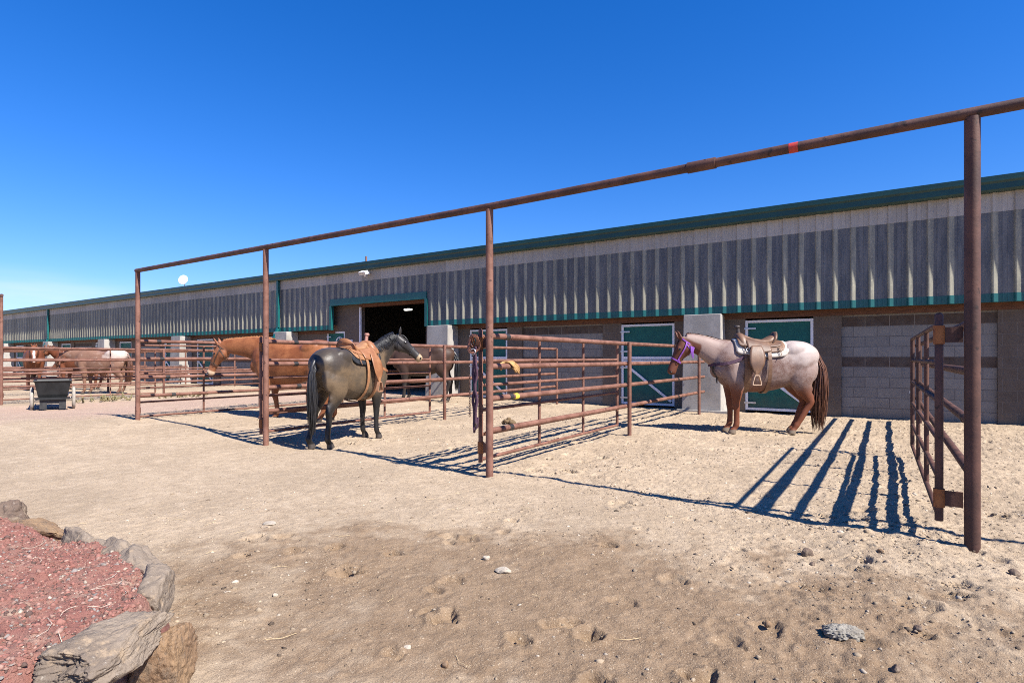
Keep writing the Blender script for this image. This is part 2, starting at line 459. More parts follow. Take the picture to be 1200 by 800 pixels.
# straw bits
mb = MB()
for i in range(100):
    x = random.uniform(-5, 2.0); y = random.uniform(1.1, 7)
    if x < -1.7 and y < 1.3: continue
    z = float(ground_z(x, y)) + .006; a = random.uniform(0, 6.28); L = random.uniform(.02,.075)
    p = [Vector((x+math.cos(a+.3*k)*L*(k-1), y+math.sin(a+.3*k)*L*(k-1), z+random.uniform(0,.006))) for k in range(3)]
    mb.tube(p, .0010, 4)
st_ = mb.build('straw_litter', mat_var('straw', (.60,.47,.27), (.48,.36,.20), 20, .8))
tag(st_, 'thin bits of dry straw littering the dirt', kind='stuff')

# ------------------------------------------------------------------ rocks
def rock_mat(name, c1, c2, c3, sc=3, stretch=(1,1,1)):
    t = NT(name); v = t.coord(stretch)
    c = t.mix(t.ramp(t.noise(v, sc, 6, .65), .38, .62), c1, c2)
    c = t.mix(t.ramp(t.noise(v, sc*5, 5, .7), .52, .68, 0, .8), c, c3)
    c = t.mix(t.ramp(t.noise(v, sc*22, 4, .7), .58, .75, 0, .5), c, (.42,.38,.32))
    c = t.mix(t.ramp(t.noise(v, sc*13, 4, .7), .42, .28, 0, .6), c, (.10,.085,.07))
    t.base(c); t.set(.93, 0, .15)
    vo = t.n('ShaderNodeTexVoronoi'); vo.feature = 'DISTANCE_TO_EDGE'; vo.inputs['Scale'].default_value = sc*2.2; t.l(t.coord((stretch[0],stretch[1]*.5,stretch[2]*1.5)), vo.inputs['Vector'])
    b = t.bump(t.ramp(vo.outputs['Distance'], 0, .06), .22, .012)
    b = t.bump(t.noise(v, sc*6, 6, .7), .8, .02, b); t.bump(t.noise(v, sc*30, 4, .7), .5, .005, b)
    return t.m
M['rock_grey'] = rock_mat('grey_lichen_rock', (.235,.185,.14), (.145,.113,.088), (.31,.23,.155))
M['rock_tan'] = rock_mat('tan_sandstone', (.27,.175,.10), (.20,.125,.075), (.15,.11,.078), 3, (1,2.5,1))
M['rock_dark'] = rock_mat('dark_rock', (.12,.085,.065), (.17,.12,.09), (.22,.17,.12))
M['rock_pale'] = rock_mat('pale_rock', (.40,.34,.27), (.34,.29,.23), (.27,.22,.17))
from mathutils import noise as mnoise
def rock(name, c, size, rz, seed, mat, label, group=None, tilt=(0,0), amp=.22, sub=5, cuts=7, cat='rock'):
    rnd = random.Random(seed)
    bm = bmesh.new(); bmesh.ops.create_icosphere(bm, subdivisions=sub, radius=1)
    pl = []
    for i in range(cuts):
        d = Vector((rnd.gauss(0,1), rnd.gauss(0,1), rnd.gauss(0,.7))).normalized(); pl.append((d, rnd.uniform(.55,.9)))
    rot = Matrix.Rotation(rz,3,'Z') @ Matrix.Rotation(tilt[0],3,'X') @ Matrix.Rotation(tilt[1],3,'Y')
    for vtx in bm.verts:
        p = vtx.co.copy()
        for d, o in pl:
            k = p.dot(d) - o
            if k > 0: p -= d*k*.9
        q = p*2.1
        o3 = Vector((seed*3.1, seed*1.7, seed*.9)); s = 1 + amp*.8*mnoise.noise(q*.6+o3) + amp*.34*mnoise.noise(q*1.6+o3) + amp*.18*mnoise.noise(q*3.6+o3) - amp*.16*abs(mnoise.noise(q*4.5+o3*2)) + amp*.09*mnoise.noise(q*9+o3) + amp*.05*mnoise.noise(q*20+o3)
        p *= s
        vtx.co = rot @ Vector((p.x*size[0], p.y*size[1], p.z*size[2]))
    me = bpy.data.meshes.new(name); bm.to_mesh(me); bm.free()
    for p in me.polygons: p.use_smooth = True
    me.materials.append(mat)
    o = bpy.data.objects.new(name, me); COL.objects.link(o); o.location = c
    return tag(o, label, cat, group)
# ------------------------------------------------------------------ raised cinder bed
bed_edge = [(-7,1.05),(-4.6,1.02),(-4.02,1.02),(-3.3,1.13),(-2.95,1.17),(-2.55,1.10),(-2.36,1.02),(-2.25,.92),(-2.17,.75),(-2.11,.55),(-2.06,.35),(-2.0,.1),(-1.95,-2.5),(-7,-2.5)]
def in_bed_dist(X, Y):
    P = np.array(bed_edge); inside = np.zeros(X.shape, bool); d = np.full(X.shape, 9.)
    for i in range(len(P)):
        a, b = P[i], P[(i+1) % len(P)]
        cond = ((a[1] > Y) != (b[1] > Y)) & (X < (b[0]-a[0])*(Y-a[1])/(b[1]-a[1]+1e-12) + a[0])
        inside ^= cond
        ab = b-a; tt = np.clip(((X-a[0])*ab[0] + (Y-a[1])*ab[1])/(ab@ab), 0, 1)
        d = np.minimum(d, np.hypot(X-a[0]-ab[0]*tt, Y-a[1]-ab[1]*tt))
    return np.where(inside, d, -d)
def bed_z(X, Y):
    d = in_bed_dist(X, Y)
    top = .30 + .05*sst(0, .7, d) + .022*vnoise(X*2.3, Y*2.3, 41) + .012*vnoise(X*7, Y*7, 42) + .010*vnoise(X*19, Y*19, 43) + .006*vnoise(X*40, Y*40, 44)
    return top*sst(-.16, .0, d) - .06*(1-sst(-.16,0,d))
bx = np.array(seg(-7,-4.4,50)+seg(-4.4,-1.7,230)+[-1.7]); by = np.array(seg(-2.6,0,40)+seg(0,1.35,130)+[1.35])
BX, BY = np.meshgrid(bx, by); BZ = bed_z(BX, BY)
me = bpy.data.meshes.new('cinder_bed')
V = np.stack([BX,BY,BZ],-1).reshape(-1,3); idx = np.arange(len(bx)*len(by)).reshape(len(by),len(bx))
Fq = np.stack([idx[:-1,:-1], idx[:-1,1:], idx[1:,1:], idx[1:,:-1]], -1).reshape(-1,4)
me.from_pydata(V.tolist(), [], Fq.tolist()); me.polygons.foreach_set('use_smooth', np.ones(len(Fq), bool))
t = NT('red_cinder'); v = t.coord()
n2 = t.noise(v, 5, 5, .65); n3 = t.noise(v, 55, 5, .75)
c = t.mix(t.ramp(n2, .4, .65), (.24,.108,.086), (.27,.15,.115))
c = t.mix(t.ramp(n3, .52, .68), c, (.17,.08,.068))
c = t.mix(t.ramp(n2, .58, .72, 0, .7), c, (.46,.34,.25))
t.base(c); t.set(.95, 0, .12); b = t.bump(n3, .9, .015); t.bump(t.noise(v, 160, 3, .7), .6, .005, b)
me.materials.append(t.m)
o = bpy.data.objects.new('cinder_bed', me); COL.objects.link(o); tag(o, 'raised bed of red volcanic cinder held by rough rocks', kind='structure')
n = 19000
X = -1.9 - 3.2*rng.uniform(0,1,n)**1.25; Y = rng.uniform(.15, 1.2, n); d = in_bed_dist(X, Y); k = d > -.03; X, Y = X[k], Y[k]; n = len(X)
S = .0030 + .0075*rng.uniform(0,1,n)**2.8 + .009*(rng.uniform(0,1,n) > .985)
cols = pal(n, [(.265,.118,.095),(.22,.09,.073),(.30,.18,.145),(.10,.06,.052),(.40,.33,.26),(.22,.195,.18)], [5,4,2.6,2.4,.8,1.0])
scatter('cinder_gravel', np.stack([X,Y,bed_z(X,Y)+S*.1],-1), S, cols, M['stone'], .75, 'coarse red volcanic cinder stones covering the raised bed')
mb = MB()
for i in range(22):
    x = random.uniform(-3.6,-2.1); y = random.uniform(.4,1.1); a = random.uniform(0,6.28); L = random.uniform(.02,.07)
    pts = []
    for k in range(4):
        xx, yy = x+math.cos(a+.25*k)*L*k/1.5, y+math.sin(a+.25*k)*L*k/1.5
        pts.append((xx,yy,float(bed_z(np.array([xx]),np.array([yy]))[0])+.012))
    mb.tube(pts, .0009, 4)
tag(mb.build('dry_twigs', mat_var('bleached_twig',(.55,.48,.38),(.42,.35,.27),30,.8)), 'thin bleached twigs scattered on the red cinder', kind='stuff')

RG = 'rocks edging the cinder bed'
rock('rock', (-2.07,.80,.275), (.115,.26,.066), R(24), 3, M['rock_grey'], 'big grey ledge rock overhanging a dark gap at the front of the cinder bed', RG, (R(2),R(7)), .34, 6, 10)
rock('rock', (-2.13,.985,.095), (.10,.135,.165), R(20), 12, M['rock_tan'], 'tan streaked sandstone rock leaning against the corner of the cinder bed', RG, (R(14),R(20)), .26, 6, 9)
rock('rock', (-2.43,1.085,.25), (.17,.09,.10), R(-25), 23, M['rock_grey'], 'small grey rock between the tan sandstone rock and the curved grey rock', RG, (0,R(8)), .28, 5)
rock('rock', (-2.76,1.18,.235), (.22,.09,.115), R(-14), 31, M['rock_grey'], 'curved grey rock standing along the back edge of the red cinder', RG, (R(-6),R(4)), .26, 5)
rock('rock', (-3.40,1.18,.255), (.19,.08,.085), R(6), 44, M['rock_grey'], 'low grey rock at the back edge of the red cinder, left of the curved rock', RG, (0,0), .28, 5)
rock('rock', (-4.2,1.10,.27), (.12,.09,.095), R(10), 57, M['rock_dark'], 'dark brown rock at the far back corner of the cinder bed', RG, (0,R(5)), .45, 5)
rock('rock', (-1.99,.83,.02), (.09,.10,.07), R(40), 63, M['rock_pale'], 'small pale rock on the dirt below the big ledge rock', RG, (0,0), .2, 5)
rock('rock', (-1.99,1.03,.0), (.06,.05,.04), R(10), 71, M['rock_pale'], 'palest smallest rock on the dirt at the foot of the tan sandstone rock', RG, (0,0), .2, 4)
rock('rock', (-3.08,1.185,.255), (.20,.075,.085), R(-4), 91, M['rock_grey'], 'low flat brown grey rock between the curved rock and the low grey rock', RG, (0,0), .28, 5)
rock('rock', (-3.80,1.12,.265), (.24,.08,.07), R(8), 97, M['rock_tan'], 'lowest tan rock beside the dark brown rock at the back of the cinder', RG, (0,0), .28, 5)
for k, y in enumerate((.25,-.15,-.6)):
    rock('rock', (-1.93,y,.16), (.15,.24,.18), R(5*k), 80+k, M['rock_grey'], 'bulky grey rock on the camera side of the cinder bed', RG, (0,0), .28, 4)

def gp(px, py, lift=0):
    x, y = ground_point(px, py); return (x, y, float(ground_z(x, y)) + lift)
PG = 'loose rocks lying on the dirt'
for (px, py, s, mt, lab, f) in [
    (570,656,.022,'rock_pale','small pinkish pale stone on brown dirt in front of the middle post',.9),
    (590,670,.055,'rock_pale','flat cream stone set flush in the brown dirt',.22),
    (945,650,.036,'rock_dark','dark stone pair, larger one, on dirt left of the tall right post',.8),
    (952,661,.02,'rock_dark','dark stone pair, smaller one, on dirt left of the tall right post',.8),
    (316,616,.05,'rock_pale','flat whitish stone on dirt at the far side of the brown patch',.18),
    (322,697,.016,'rock_pale','small white pebble on brown dirt right of the cinder bed',.8),
    (900,733,.02,'rock_tan','brown stone on dirt left of the grey dung pat',.8),
    (1076,742,.02,'rock_dark','reddish dark stone on dirt right of the grey dung pat',.8),
    (1050,788,.022,'rock_dark','black stone near the bottom right of the dirt',.8),
    (1188,672,.03,'rock_dark','dark stone on dirt right of the tall right post',.8),
    (477,757,.018,'rock_pale','white stone in the middle of the brown dirt',.6),
    (522,775,.018,'rock_tan','pinkish tan stone at the bottom of the brown dirt',.8),
    (1032,650,.02,'rock_tan','small tan stone on dirt just left of the right post foot',.8)]:
    x, y, z = gp(px, py)
    rock('stone', (x,y,z+s*f*.35), (s,s*.8,s*f), px*.1, px, M[mt], lab, PG, (0,0), .25, 3, 5, 'stone')

# grey weathered dung pat
mb = MB(); x, y, z = gp(988,748)
bm = bmesh.new(); bmesh.ops.create_icosphere(bm, subdivisions=5, radius=1)
for vt in bm.verts:
    p = vt.co.copy(); s = 1 + .18*float(vnoise(p.x*3+p.z, p.y*3, 5)) + .18*abs(float(vnoise(p.x*8, p.y*8+p.z*4, 6))) + .06*float(vnoise(p.x*18, p.y*18+p.z*9, 7))
    vt.co = Vector((p.x*.075*s, p.y*.055*s, max(p.z,-.4)*.030*s))
me = bpy.data.meshes.new('dung_pat'); bm.to_mesh(me); bm.free()
for p in me.polygons: p.use_smooth = True
me.materials.append(rock_mat('dry_grey_dung', (.36,.33,.28), (.27,.24,.20), (.14,.12,.095), 16))
o = bpy.data.objects.new('dung_pat', me); COL.objects.link(o); o.location = (x,y,z+.006); o.rotation_euler=(0,0,.5)
tag(o, 'pale grey dried dung pat lying on the brown dirt at lower right', 'dung')
# droppings beside the middle gate
mb = MB(); x, y, z = gp(596,497)
for i in range(16):
    a = random.uniform(0,6.28); r = random.uniform(0,.13); mb.ell((r*math.cos(a), r*math.sin(a), .03+.10*max(0,1-r/.1)*random.random()), (.045,.036,.034), 10, 7, 0, Matrix.Rotation(random.uniform(0,3),3,'Z'))
o = mb.build('horse_droppings', mat_var('droppings',(.10,.065,.035),(.15,.10,.05),30,.9,0,.6,60)); o.location=(x,y,z)
tag(o, 'small heap of brown horse droppings on the dirt behind the middle fence', 'droppings')

# ------------------------------------------------------------------ barn
WY = 13.3; FY = 13.0; BX0, BX1 = -76.0, 15.0
NX0, NX1, NZ = -16.2, -11.75, 3.02
barn = empty('barn', (-30,13.3,0))
tag(barn, 'long low barn with corrugated grey siding, dark green eave and brown block wall', 'barn')
def bpart(mb, name, mats, parent=None):
    """world-space mesh as a part of the barn"""
    o = mb.build(name, mats); o.parent = parent or barn
    pl = barn.location if parent is None else barn.location
    if parent is None: o.location = (30,-13.3,0)
    return o
PITCH = .305
prof = [(0,0),(.022,.034),(.042,.034),(.104,0),(.150,0),(.157,.006),(.163,.006),(.180,0),(.225,0),(.232,.006),(.238,.006),(.255,0)]
def ribbed(mb, xa, xb, z0, z1, off=0., mi=0, ribm=None):
    pts = []
    k0 = int(math.floor(xa/PITCH)); k1 = int(math.ceil(xb/PITCH))
    for k in range(k0, k1+1):
        for a, b in prof:
            x = k*PITCH + a
            if xa <= x <= xb: pts.append((x, b))
    if not pts or pts[0][0] > xa + 1e-6: pts.insert(0, (xa, pts[0][1] if pts else 0))
    if pts[-1][0] < xb - 1e-6: pts.append((xb, pts[-1][1]))
    n = len(pts)
    V = [(x, FY - b - off, z0) for x, b in pts] + [(x, FY - b - off, z1) for x, b in pts]
    V += [(x, FY - b - off + .003, z0) for x, b in pts] + [(x, FY - b - off + .003, z1) for x, b in pts]
    F = []
    for i in range(n-1):
        F.append((i, i+1, n+i+1, n+i)); F.append((2*n+i+1, 2*n+i, 3*n+i, 3*n+i+1))
        F.append((i+1, i, 2*n+i, 2*n+i+1)); F.append((n+i, n+i+1, 3*n+i+1, 3*n+i))
    mb.add(V, F, mi)
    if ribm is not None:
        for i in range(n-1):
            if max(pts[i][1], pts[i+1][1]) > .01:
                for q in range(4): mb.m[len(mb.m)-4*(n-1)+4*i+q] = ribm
ZT, ZB, ZS, ZE = 2.18, 2.33, 3.79, 4.155     # trim foot, trim top, seam, eave
mb = MB()
for a, b_ in ((BX0, NX0), (NX1, BX1)): ribbed(mb, a, b_, ZT+.01, ZS, ribm=1)
ribbed(mb, NX0, NX1, NZ, ZS, ribm=1)
bpart(mb, 'siding', [M['siding'], M['siding_rib']])
mb = MB(); ribbed(mb, BX0, BX1, ZS-.03, ZE, .004); bpart(mb, 'upper_siding', M['siding_up'])
mb = MB()
for a, b_ in ((BX0, NX0), (NX1, BX1)):
    ribbed(mb, a, b_, ZT, ZB, .005)
    mb.box((a, FY+.006, ZT-.004), (b_, FY+.05, ZT+.03))
bpart(mb, 'base_trim', M['teal'])
mb = MB()
mb.box((NX0-.02, FY-.05, NZ-.02), (NX1+.02, FY+.05, NZ+.20))
mb.box((NX0-.05, FY-.052, ZT-.02), (NX0+.05, FY+.06, NZ-.022)); mb.box((NX1-.05, FY-.052, ZT-.02), (NX1+.05, FY+.16, NZ-.022))
bpart(mb, 'doorway_trim', M['teal'])
# eave: gutter and roof
mb = MB()
GD = .168
V = []
gprof = [(0,0),(GD*.85,0),(GD,.03),(GD,.13),(GD+.02,.17),(GD+.02,.20),(GD-.01,.20),(0,.20)]
for x in (BX0-.1, BX1+.1):
    V += [(x, FY - d, ZE - .06 + z) for d, z in gprof]
n = len(gprof)
mb.add(V, [(i, n+i, n+(i+1) % n, (i+1) % n) for i in range(n)] + [tuple(range(n)), tuple(range(2*n-1, n-1, -1))])
bpart(mb, 'gutter', M['roof_green'])
mb = MB()
V = []; rp = [(FY-.14, ZE+.145), (26, 6.0), (39.1, ZE+.145), (39.1, ZE+.215), (26, 6.07), (FY-.14, ZE+.215)]
for x in (BX0-.15, BX1+.15): V += [(x, y, z) for y, z in rp]
mb.add(V, [(i, 6+i, 6+(i+1) % 6, (i+1) % 6) for i in range(6)] + [tuple(range(6)), tuple(range(11,5,-1))])
bpart(mb, 'roof', M['roof_green'])
# walls by bay
def cmu_box(mb, x0, x1, y0, y1, z0, z1): mb.box((x0,y0,z0),(x1,y1,z1))
cents = [.44 - 7.7*k for k in range(-1, 10)]
wallb, pil = MB(), MB()
doors = []
for ci, c in enumerate(cents):
    special = abs(c + 14.96) < .1
    rng_l = [(-3.84,-3.06),(-1.72,-1.22),(1.22,1.72),(3.06,3.84)]
    if special:
        rng_l = [(-3.84,-1.85),(-.90,-.12),(2.9,3.84)]
        doors.append((c-1.85, c-.90))
    else:
        wallb = MB(); wallb.box((c-1.22, WY+.06, -.3), (c+1.22, WY+.25, 2.33)); bpart(wallb, 'grey_block_panel', M['cmu'])
        doors += [(c-3.06, c-1.72), (c+1.72, c+3.06)]
    for a, b_ in rng_l:
        pil = MB(); pil.box((c+a, WY, -.3), (c+b_, WY+.22, 2.33 if not special else 3.1)); bpart(pil, 'brown_block_wall', M['pilaster'])
    if special:
        pil = MB(); pil.box((c-1.85, WY+.004, 2.125), (c-.9, WY+.22, 3.1)); bpart(pil, 'brown_block_wall', M['pilaster'])
mb = MB()
for c in cents:
    if abs(c + 14.96) < .1:
        mb.box((c-.12, WY-.03, 2.93), (c+2.9, WY+.2, 3.08)); mb.box((c-3.84, WY-.02, 2.06), (c-1.4, WY-.003, 2.16))
    else:
        mb.box((c-3.84, WY-.02, 2.06), (c+3.84, WY-.003, 2.27))
bpart(mb, 'header_board', M['wood'])
mb = MB()
for c in cents:
    if abs(c+14.96) < .1:
        mb.box((c-.125, WY-.03, -.1), (c-.065, WY+.03, 2.93))
        bpart(mb, 'doorway_post', M['white_paint'])
mb = MB(); mb.box((BX0, FY+.06, 2.335), (NX0-.05, WY+.3, 2.36)); mb.box((NX1+.05, FY+.06, 2.335), (BX1, WY+.3, 2.36)); mb.box((NX0+.08, FY+.06, 3.10), (NX1-.08, WY+.3, 3.12))
bpart(mb, 'soffit', M['wood'])
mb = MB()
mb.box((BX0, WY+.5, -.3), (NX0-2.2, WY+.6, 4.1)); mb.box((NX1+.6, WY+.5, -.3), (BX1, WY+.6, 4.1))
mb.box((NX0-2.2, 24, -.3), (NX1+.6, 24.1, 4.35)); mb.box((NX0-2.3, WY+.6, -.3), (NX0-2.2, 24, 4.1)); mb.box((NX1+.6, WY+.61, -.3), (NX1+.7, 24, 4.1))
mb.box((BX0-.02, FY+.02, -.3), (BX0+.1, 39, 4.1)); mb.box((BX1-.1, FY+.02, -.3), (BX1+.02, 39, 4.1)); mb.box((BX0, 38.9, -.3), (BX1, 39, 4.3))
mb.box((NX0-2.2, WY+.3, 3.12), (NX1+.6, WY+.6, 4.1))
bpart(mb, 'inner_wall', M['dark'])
mb = MB(); mb.box((-16.62, 17.0, 3.15), (-16.28, 17.12, 3.21))
t = NT('lit_tube'); t.base((.9,.9,.9)); t.b.inputs['Emission Color'].default_value = (1,.97,.9,1); t.b.inputs['Emission Strength'].default_value = 3
bpart(mb, 'ceiling_light', t.m)
# stall doors, each a part with frame, brace and panel
def stall_door(x0, x1, flip, tall=2.0, hgt=.05):
    y = WY + .02; w = .055
    pm = MB(); pm.box((x0+.01, y+.03, hgt), (x1-.01, y+.07, tall)); 
    d = bpart(pm, 'stall_door', M['door_green'])
    f = MB()
    f.box((x0,y-.012,hgt),(x0+w,y+.02,tall)); f.box((x1-w,y-.012,hgt),(x1,y+.02,tall))
    f.box((x0+w,y-.010,tall-w),(x1-w,y+.02,tall)); f.box((x0+w,y-.010,hgt),(x1-w,y+.02,hgt+w))
    mz = hgt + (tall-hgt)*.56
    f.box((x0+w,y-.010,mz-.075),(x1-w,y+.02,mz-.01)); f.box((x0+w,y-.010,mz+.01),(x1-w,y+.02,mz+.075))
    f.build('door_frame', M['white_paint'], d)
    g = MB()
    a = Vector((x0+w+.03 if flip else x1-w-.03, y+.006, mz-.11)); b_ = Vector((x1-w-.03 if flip else x0+w+.03, y+.006, hgt+w+.05))
    dd = (b_-a); L = dd.length; an = math.atan2(dd.z, dd.x)
    g.box((0,-.012,-.03),(L,.012,.03),0,Matrix.Rotation(-an,3,'Y'),a)
    g.build('brace', M['white_paint'], d)
    g = MB(); lx = x1-w-.02 if flip else x0+w+.02
    g.box((lx-.10,y-.028,mz-.055),(lx+.05,y-.0125,mz-.03)); g.tube([(lx-.06,y-.03,mz-.04),(lx-.06,y-.045,mz-.07),(lx-.06,y-.03,mz-.10)],.006,6); g.build('latch', M['steel'], d)
    for hz in (hgt+.16, mz-.2, mz+.2, tall-.18):
        g = MB(); g.box((x0-.02,y-.022,hz-.018),(x0+.22,y-.0125,hz+.018)); g.build('hinge', M['steel'], d)
    return d
for i, (x0, x1) in enumerate(doors):
    if x1 < -60: continue
    stall_door(x0, x1, True, 2.02 if x1-x0 > 1.1 else 2.12)
# concrete buttress pillars
for c in [.44 + 3.84 - 7.7*k for k in range(0, 9)]:
    pm = MB(); w = .42; y0, yb = FY-.28, WY-.01
    V = []
    for z, e in ((-.3,.02),(2.16,-.03)):
        V += [(c-w-e*.5, y0-e*1.5, z), (c+w+e*.5, y0-e*1.5, z), (c+w+e*2, yb, z), (c-w-e*2, yb, z)]
    pm.add(V, [(0,3,2,1),(4,5,6,7),(0,1,5,4),(1,2,6,5),(2,3,7,6),(3,0,4,7)])
    o = bpart(pm, 'concrete_pillar', M['concrete'])
    bv = o.modifiers.new('bevel','BEVEL'); bv.width = .015; bv.segments = 2
    pm = MB(); pm.box((c-w-.10, y0-.10, -.3), (c+w+.16, yb-.02, .045)); f_ = pm.build('footing', M['concrete'], o)
# downspouts
for x in (-19.15, -42.0, -64.8):
    pm = MB(); pm.box((x-.05, FY-.13, 2.30), (x+.05, FY-.045, ZE-.06))
    pm.box((-.05,-.04,-.42),(.05,.04,.03),0,Matrix.Rotation(R(-24),3,'X'),(x,FY-.10,2.30))
    bpart(pm, 'downspout', M['teal'])
# roof vent pipe
mb = MB(); mb.tube([(-15.1,13.6,4.3),(-15.1,13.6,4.72)], .035, 10); bpart(mb, 'vent_pipe', M['rust'])
# floodlight fixed under the eave
fl = empty('floodlight', (-14.25, FY-.05, 3.98), 0, .75); tag(fl, 'small white floodlight fixed to the siding above the barn doorway', 'light')
mb = MB(); mb.box((-.07,-.06,-.05),(.07,.0,.05)); mb.tube([(0,-.05,0),(0,-.2,.03)], .02, 8); mb.build('wall_mount', M['white_paint'], fl)
mb = MB(); Rm = Matrix.Rotation(R(25),3,'X'); mb.box((-.20,-.16,-.08),(.20,.04,.06),0,Rm,(0,-.26,.02)); mb.build('lamp_housing', M['white_paint'], fl)
mb = MB(); mb.box((-.17,-.172,-.06),(.17,-.162,.04),0,Rm,(0,-.26,.02)); mb.build('lens', M['steel'], fl)
mb = MB(); mb.ell((.0,-.22,-.12),(.06,.06,.06),10,7); mb.build('motion_sensor', M['white_paint'], fl)
# satellite dish on the roof
sd = empty('satellite_dish', (-27.8, 13.8, 4.36), 0, .72); tag(sd, 'white satellite dish on a short mast above the green eave', 'dish')
mb = MB(); mb.tube([(0,0,-.15),(0,0,.45),(.0,-.06,.6)], .03, 8); mb.box((-.12,-.12,-.16),(.12,.12,-.13)); mb.build('mast', M['steel'], sd)
mb = MB(); rings = 8; sg = 24; V = []
for s_, off in ((0,0),(1,.015)):
    for i in range(rings+1):
        r = .30*i/rings
        for k in range(sg):
            a = 2*math.pi*k/sg; V.append((r*math.cos(a), -.0-.055*(i/rings)**2 + off, r*1.08*math.sin(a)))
F = []
o2 = (rings+1)*sg
for i in range(rings):
    for k in range(sg):
        k2 = (k+1) % sg
        F.append((i*sg+k, i*sg+k2, (i+1)*sg+k2, (i+1)*sg+k)); F.append((o2+i*sg+k, o2+(i+1)*sg+k, o2+(i+1)*sg+k2, o2+i*sg+k2))
for k in range(sg): k2=(k+1)%sg; F.append((rings*sg+k, rings*sg+k2, o2+rings*sg+k2, o2+rings*sg+k))
mb.add(V, F, 0, True); d_ = mb.build('reflector', M['white_paint'], sd); d_.location = (0,-.08,.72); d_.rotation_euler = (R(-14),0,R(38))
mb = MB(); mb.tube([(0,-.05,-.28),(0,-.30,-.16),(0,-.34,-.05)], .012, 6); mb.ell((0,-.34,-.02),(.035,.05,.035),8,6); a_ = mb.build('feed_arm', M['steel'], d_)
# wagon wheel and white plate by the small door
ww = empty('wagon_wheel', (-16.05, WY-.06, 1.72)); tag(ww, 'pale spoked wagon wheel hung at the small green door', 'wheel')
mb = MB(); mb.tube([(.2*math.cos(a),0,.2*math.sin(a)) for a in np.linspace(0,2*math.pi,24,endpoint=False)], .016, 8, closed=True); mb.build('rim', M['white_paint'], ww)
mb = MB(); mb.tube([(0,-.03,0),(0,.03,0)], .035, 10); mb.build('hub', M['white_paint'], ww)
for k in range(8):
    mb = MB(); a = math.pi*k/4; mb.tube([(.03*math.cos(a),0,.03*math.sin(a)),(.19*math.cos(a),0,.19*math.sin(a))], .009, 6); mb.build('spoke', M['white_paint'], ww)
mb = MB(); mb.box((-.11,-.006,-.07),(.11,.006,.07)); o = mb.build('notice_plate', M['white_paint']); o.location = (-15.55, WY-.01, 1.75)
tag(o, 'small white notice plate on the block wall beside the wagon wheel', 'notice')
# ------------------------------------------------------------------ pipe pens
FRY = 4.6; FX = [.45, -3.32, -7.10, -10.85]
def bz(x): return float(np.interp(x, [-10.9,-3.3,.45,4.32], [2.712,2.712,2.748,2.782]))
def pipe_frame(xposts, xa, xb, label, bands=True, far=False):
    fr = empty('overhead_pipe_gantry', (xposts[0], FRY, 0))
    tag(fr, label, 'gantry', 'tall pipe gantries at the front of the pens')
    ox = xposts[0]
    mt = M['rust_dark']
    mb = MB(); mb.tube([(q-ox,0,bz(q)) for q in np.linspace(xa,xb,9)], .036, 18)
    mb.build('beam', mt, fr)
    for x in xposts:
        z0 = gz(x, FRY)
        mb = MB(); mb.tube([(x-ox,0,z0-.3),(x-ox,0,1.3),(x-ox,0,bz(x)-.028)], .042 if x > -1 else .038, 18); mb.build('post', M['rust_dark'] if x > -1 else M['rust'], fr)
    if bands:
        xc = -1.234
        mb = MB(); mb.tube([(xc-.11-ox,0,bz(xc-.11)),(xc+.11-ox,0,bz(xc+.11))], .044, 18); mb.build('coupling', mt, fr)
        xc = -.571
        mb = MB(); mb.tube([(xc-.03-ox,0,bz(xc-.03)),(xc+.03-ox,0,bz(xc+.03))], .0375, 18); mb.build('red_band', M['red_tape'], fr)
    return fr
pipe_frame([4.25]+FX, FX[-1]-.05, 4.32, 'tall rusty pipe gantry with a high beam spanning the near horse pens')
pipe_frame([-17.95,-21.7,-25.5,-29.3], -29.35, -17.9, 'tall rusty pipe gantry at the left edge beyond the black cart', False)

RZ = [1.42, 1.11, .785, .46]
def pipe_fence(x, y0, yposts, yend, label, mt, bandlist=(), group='welded pipe fences between the pens'):
    fz = .02
    fe = empty('pipe_fence', (x, y0, 0)); tag(fe, label, 'fence', group)
    for k, z in enumerate(RZ):
        dz = base_z(np.array([x]), np.array([FRY]))[0]*.55
        mb = MB(); mb.tube([(0,.04,z+dz),(0,(yend-y0)*.5,z+dz-.004),(0,yend-y0,z+dz)], .0305, 14)
        r = mb.build('rail', mt, fe)
        for (rk, yy, kind) in bandlist:
            if rk == k:
                b = MB(); b.tube([(0,yy-y0-.035,z+dz-.002),(0,yy-y0+.035,z+dz-.002)], .0335, 14); b.build('tape_band', M[kind], r)
    for yp in yposts:
        zt = RZ[0] + .02
        mb = MB(); mb.tube([(.052,yp-y0,gz(x,yp)-.25),(.052,yp-y0,zt*.6),(.052,yp-y0,zt+.0)], .031, 14); mb.build('post', mt, fe)
    return fe
BK = 'black_paint'
pipe_fence(.45, FRY, [8.3,12.75], 12.78, 'rusty pipe fence running from the tall right post back to the block wall', M['rust_dark'], [(2,4.95,BK)])
pipe_fence(-3.35, FRY, [8.24,12.1], 12.66, 'rusty pipe fence behind the middle post with yellow tape and a glove on it', M['rust'], [(0,4.95,BK),(1,5.02,BK),(2,5.02,BK),(2,5.12,'yellow_tape'),(3,5.02,BK),(2,10.8,BK),(3,10.8,BK)])
pipe_fence(-7.15, FRY, [8.36,12.8], 12.85, 'rusty pipe fence behind the dark saddled horse', M['rust'], [(0,5.1,BK),(1,5.1,BK),(2,5.15,BK),(3,6.7,BK)])
pipe_fence(-10.88, FRY, [8.4,12.8], 12.85, 'rusty pipe fence behind the head of the chestnut horse', M['rust'], [(0,4.95,BK),(1,5.0,BK),(2,5.1,BK),(3,5.2,BK)])
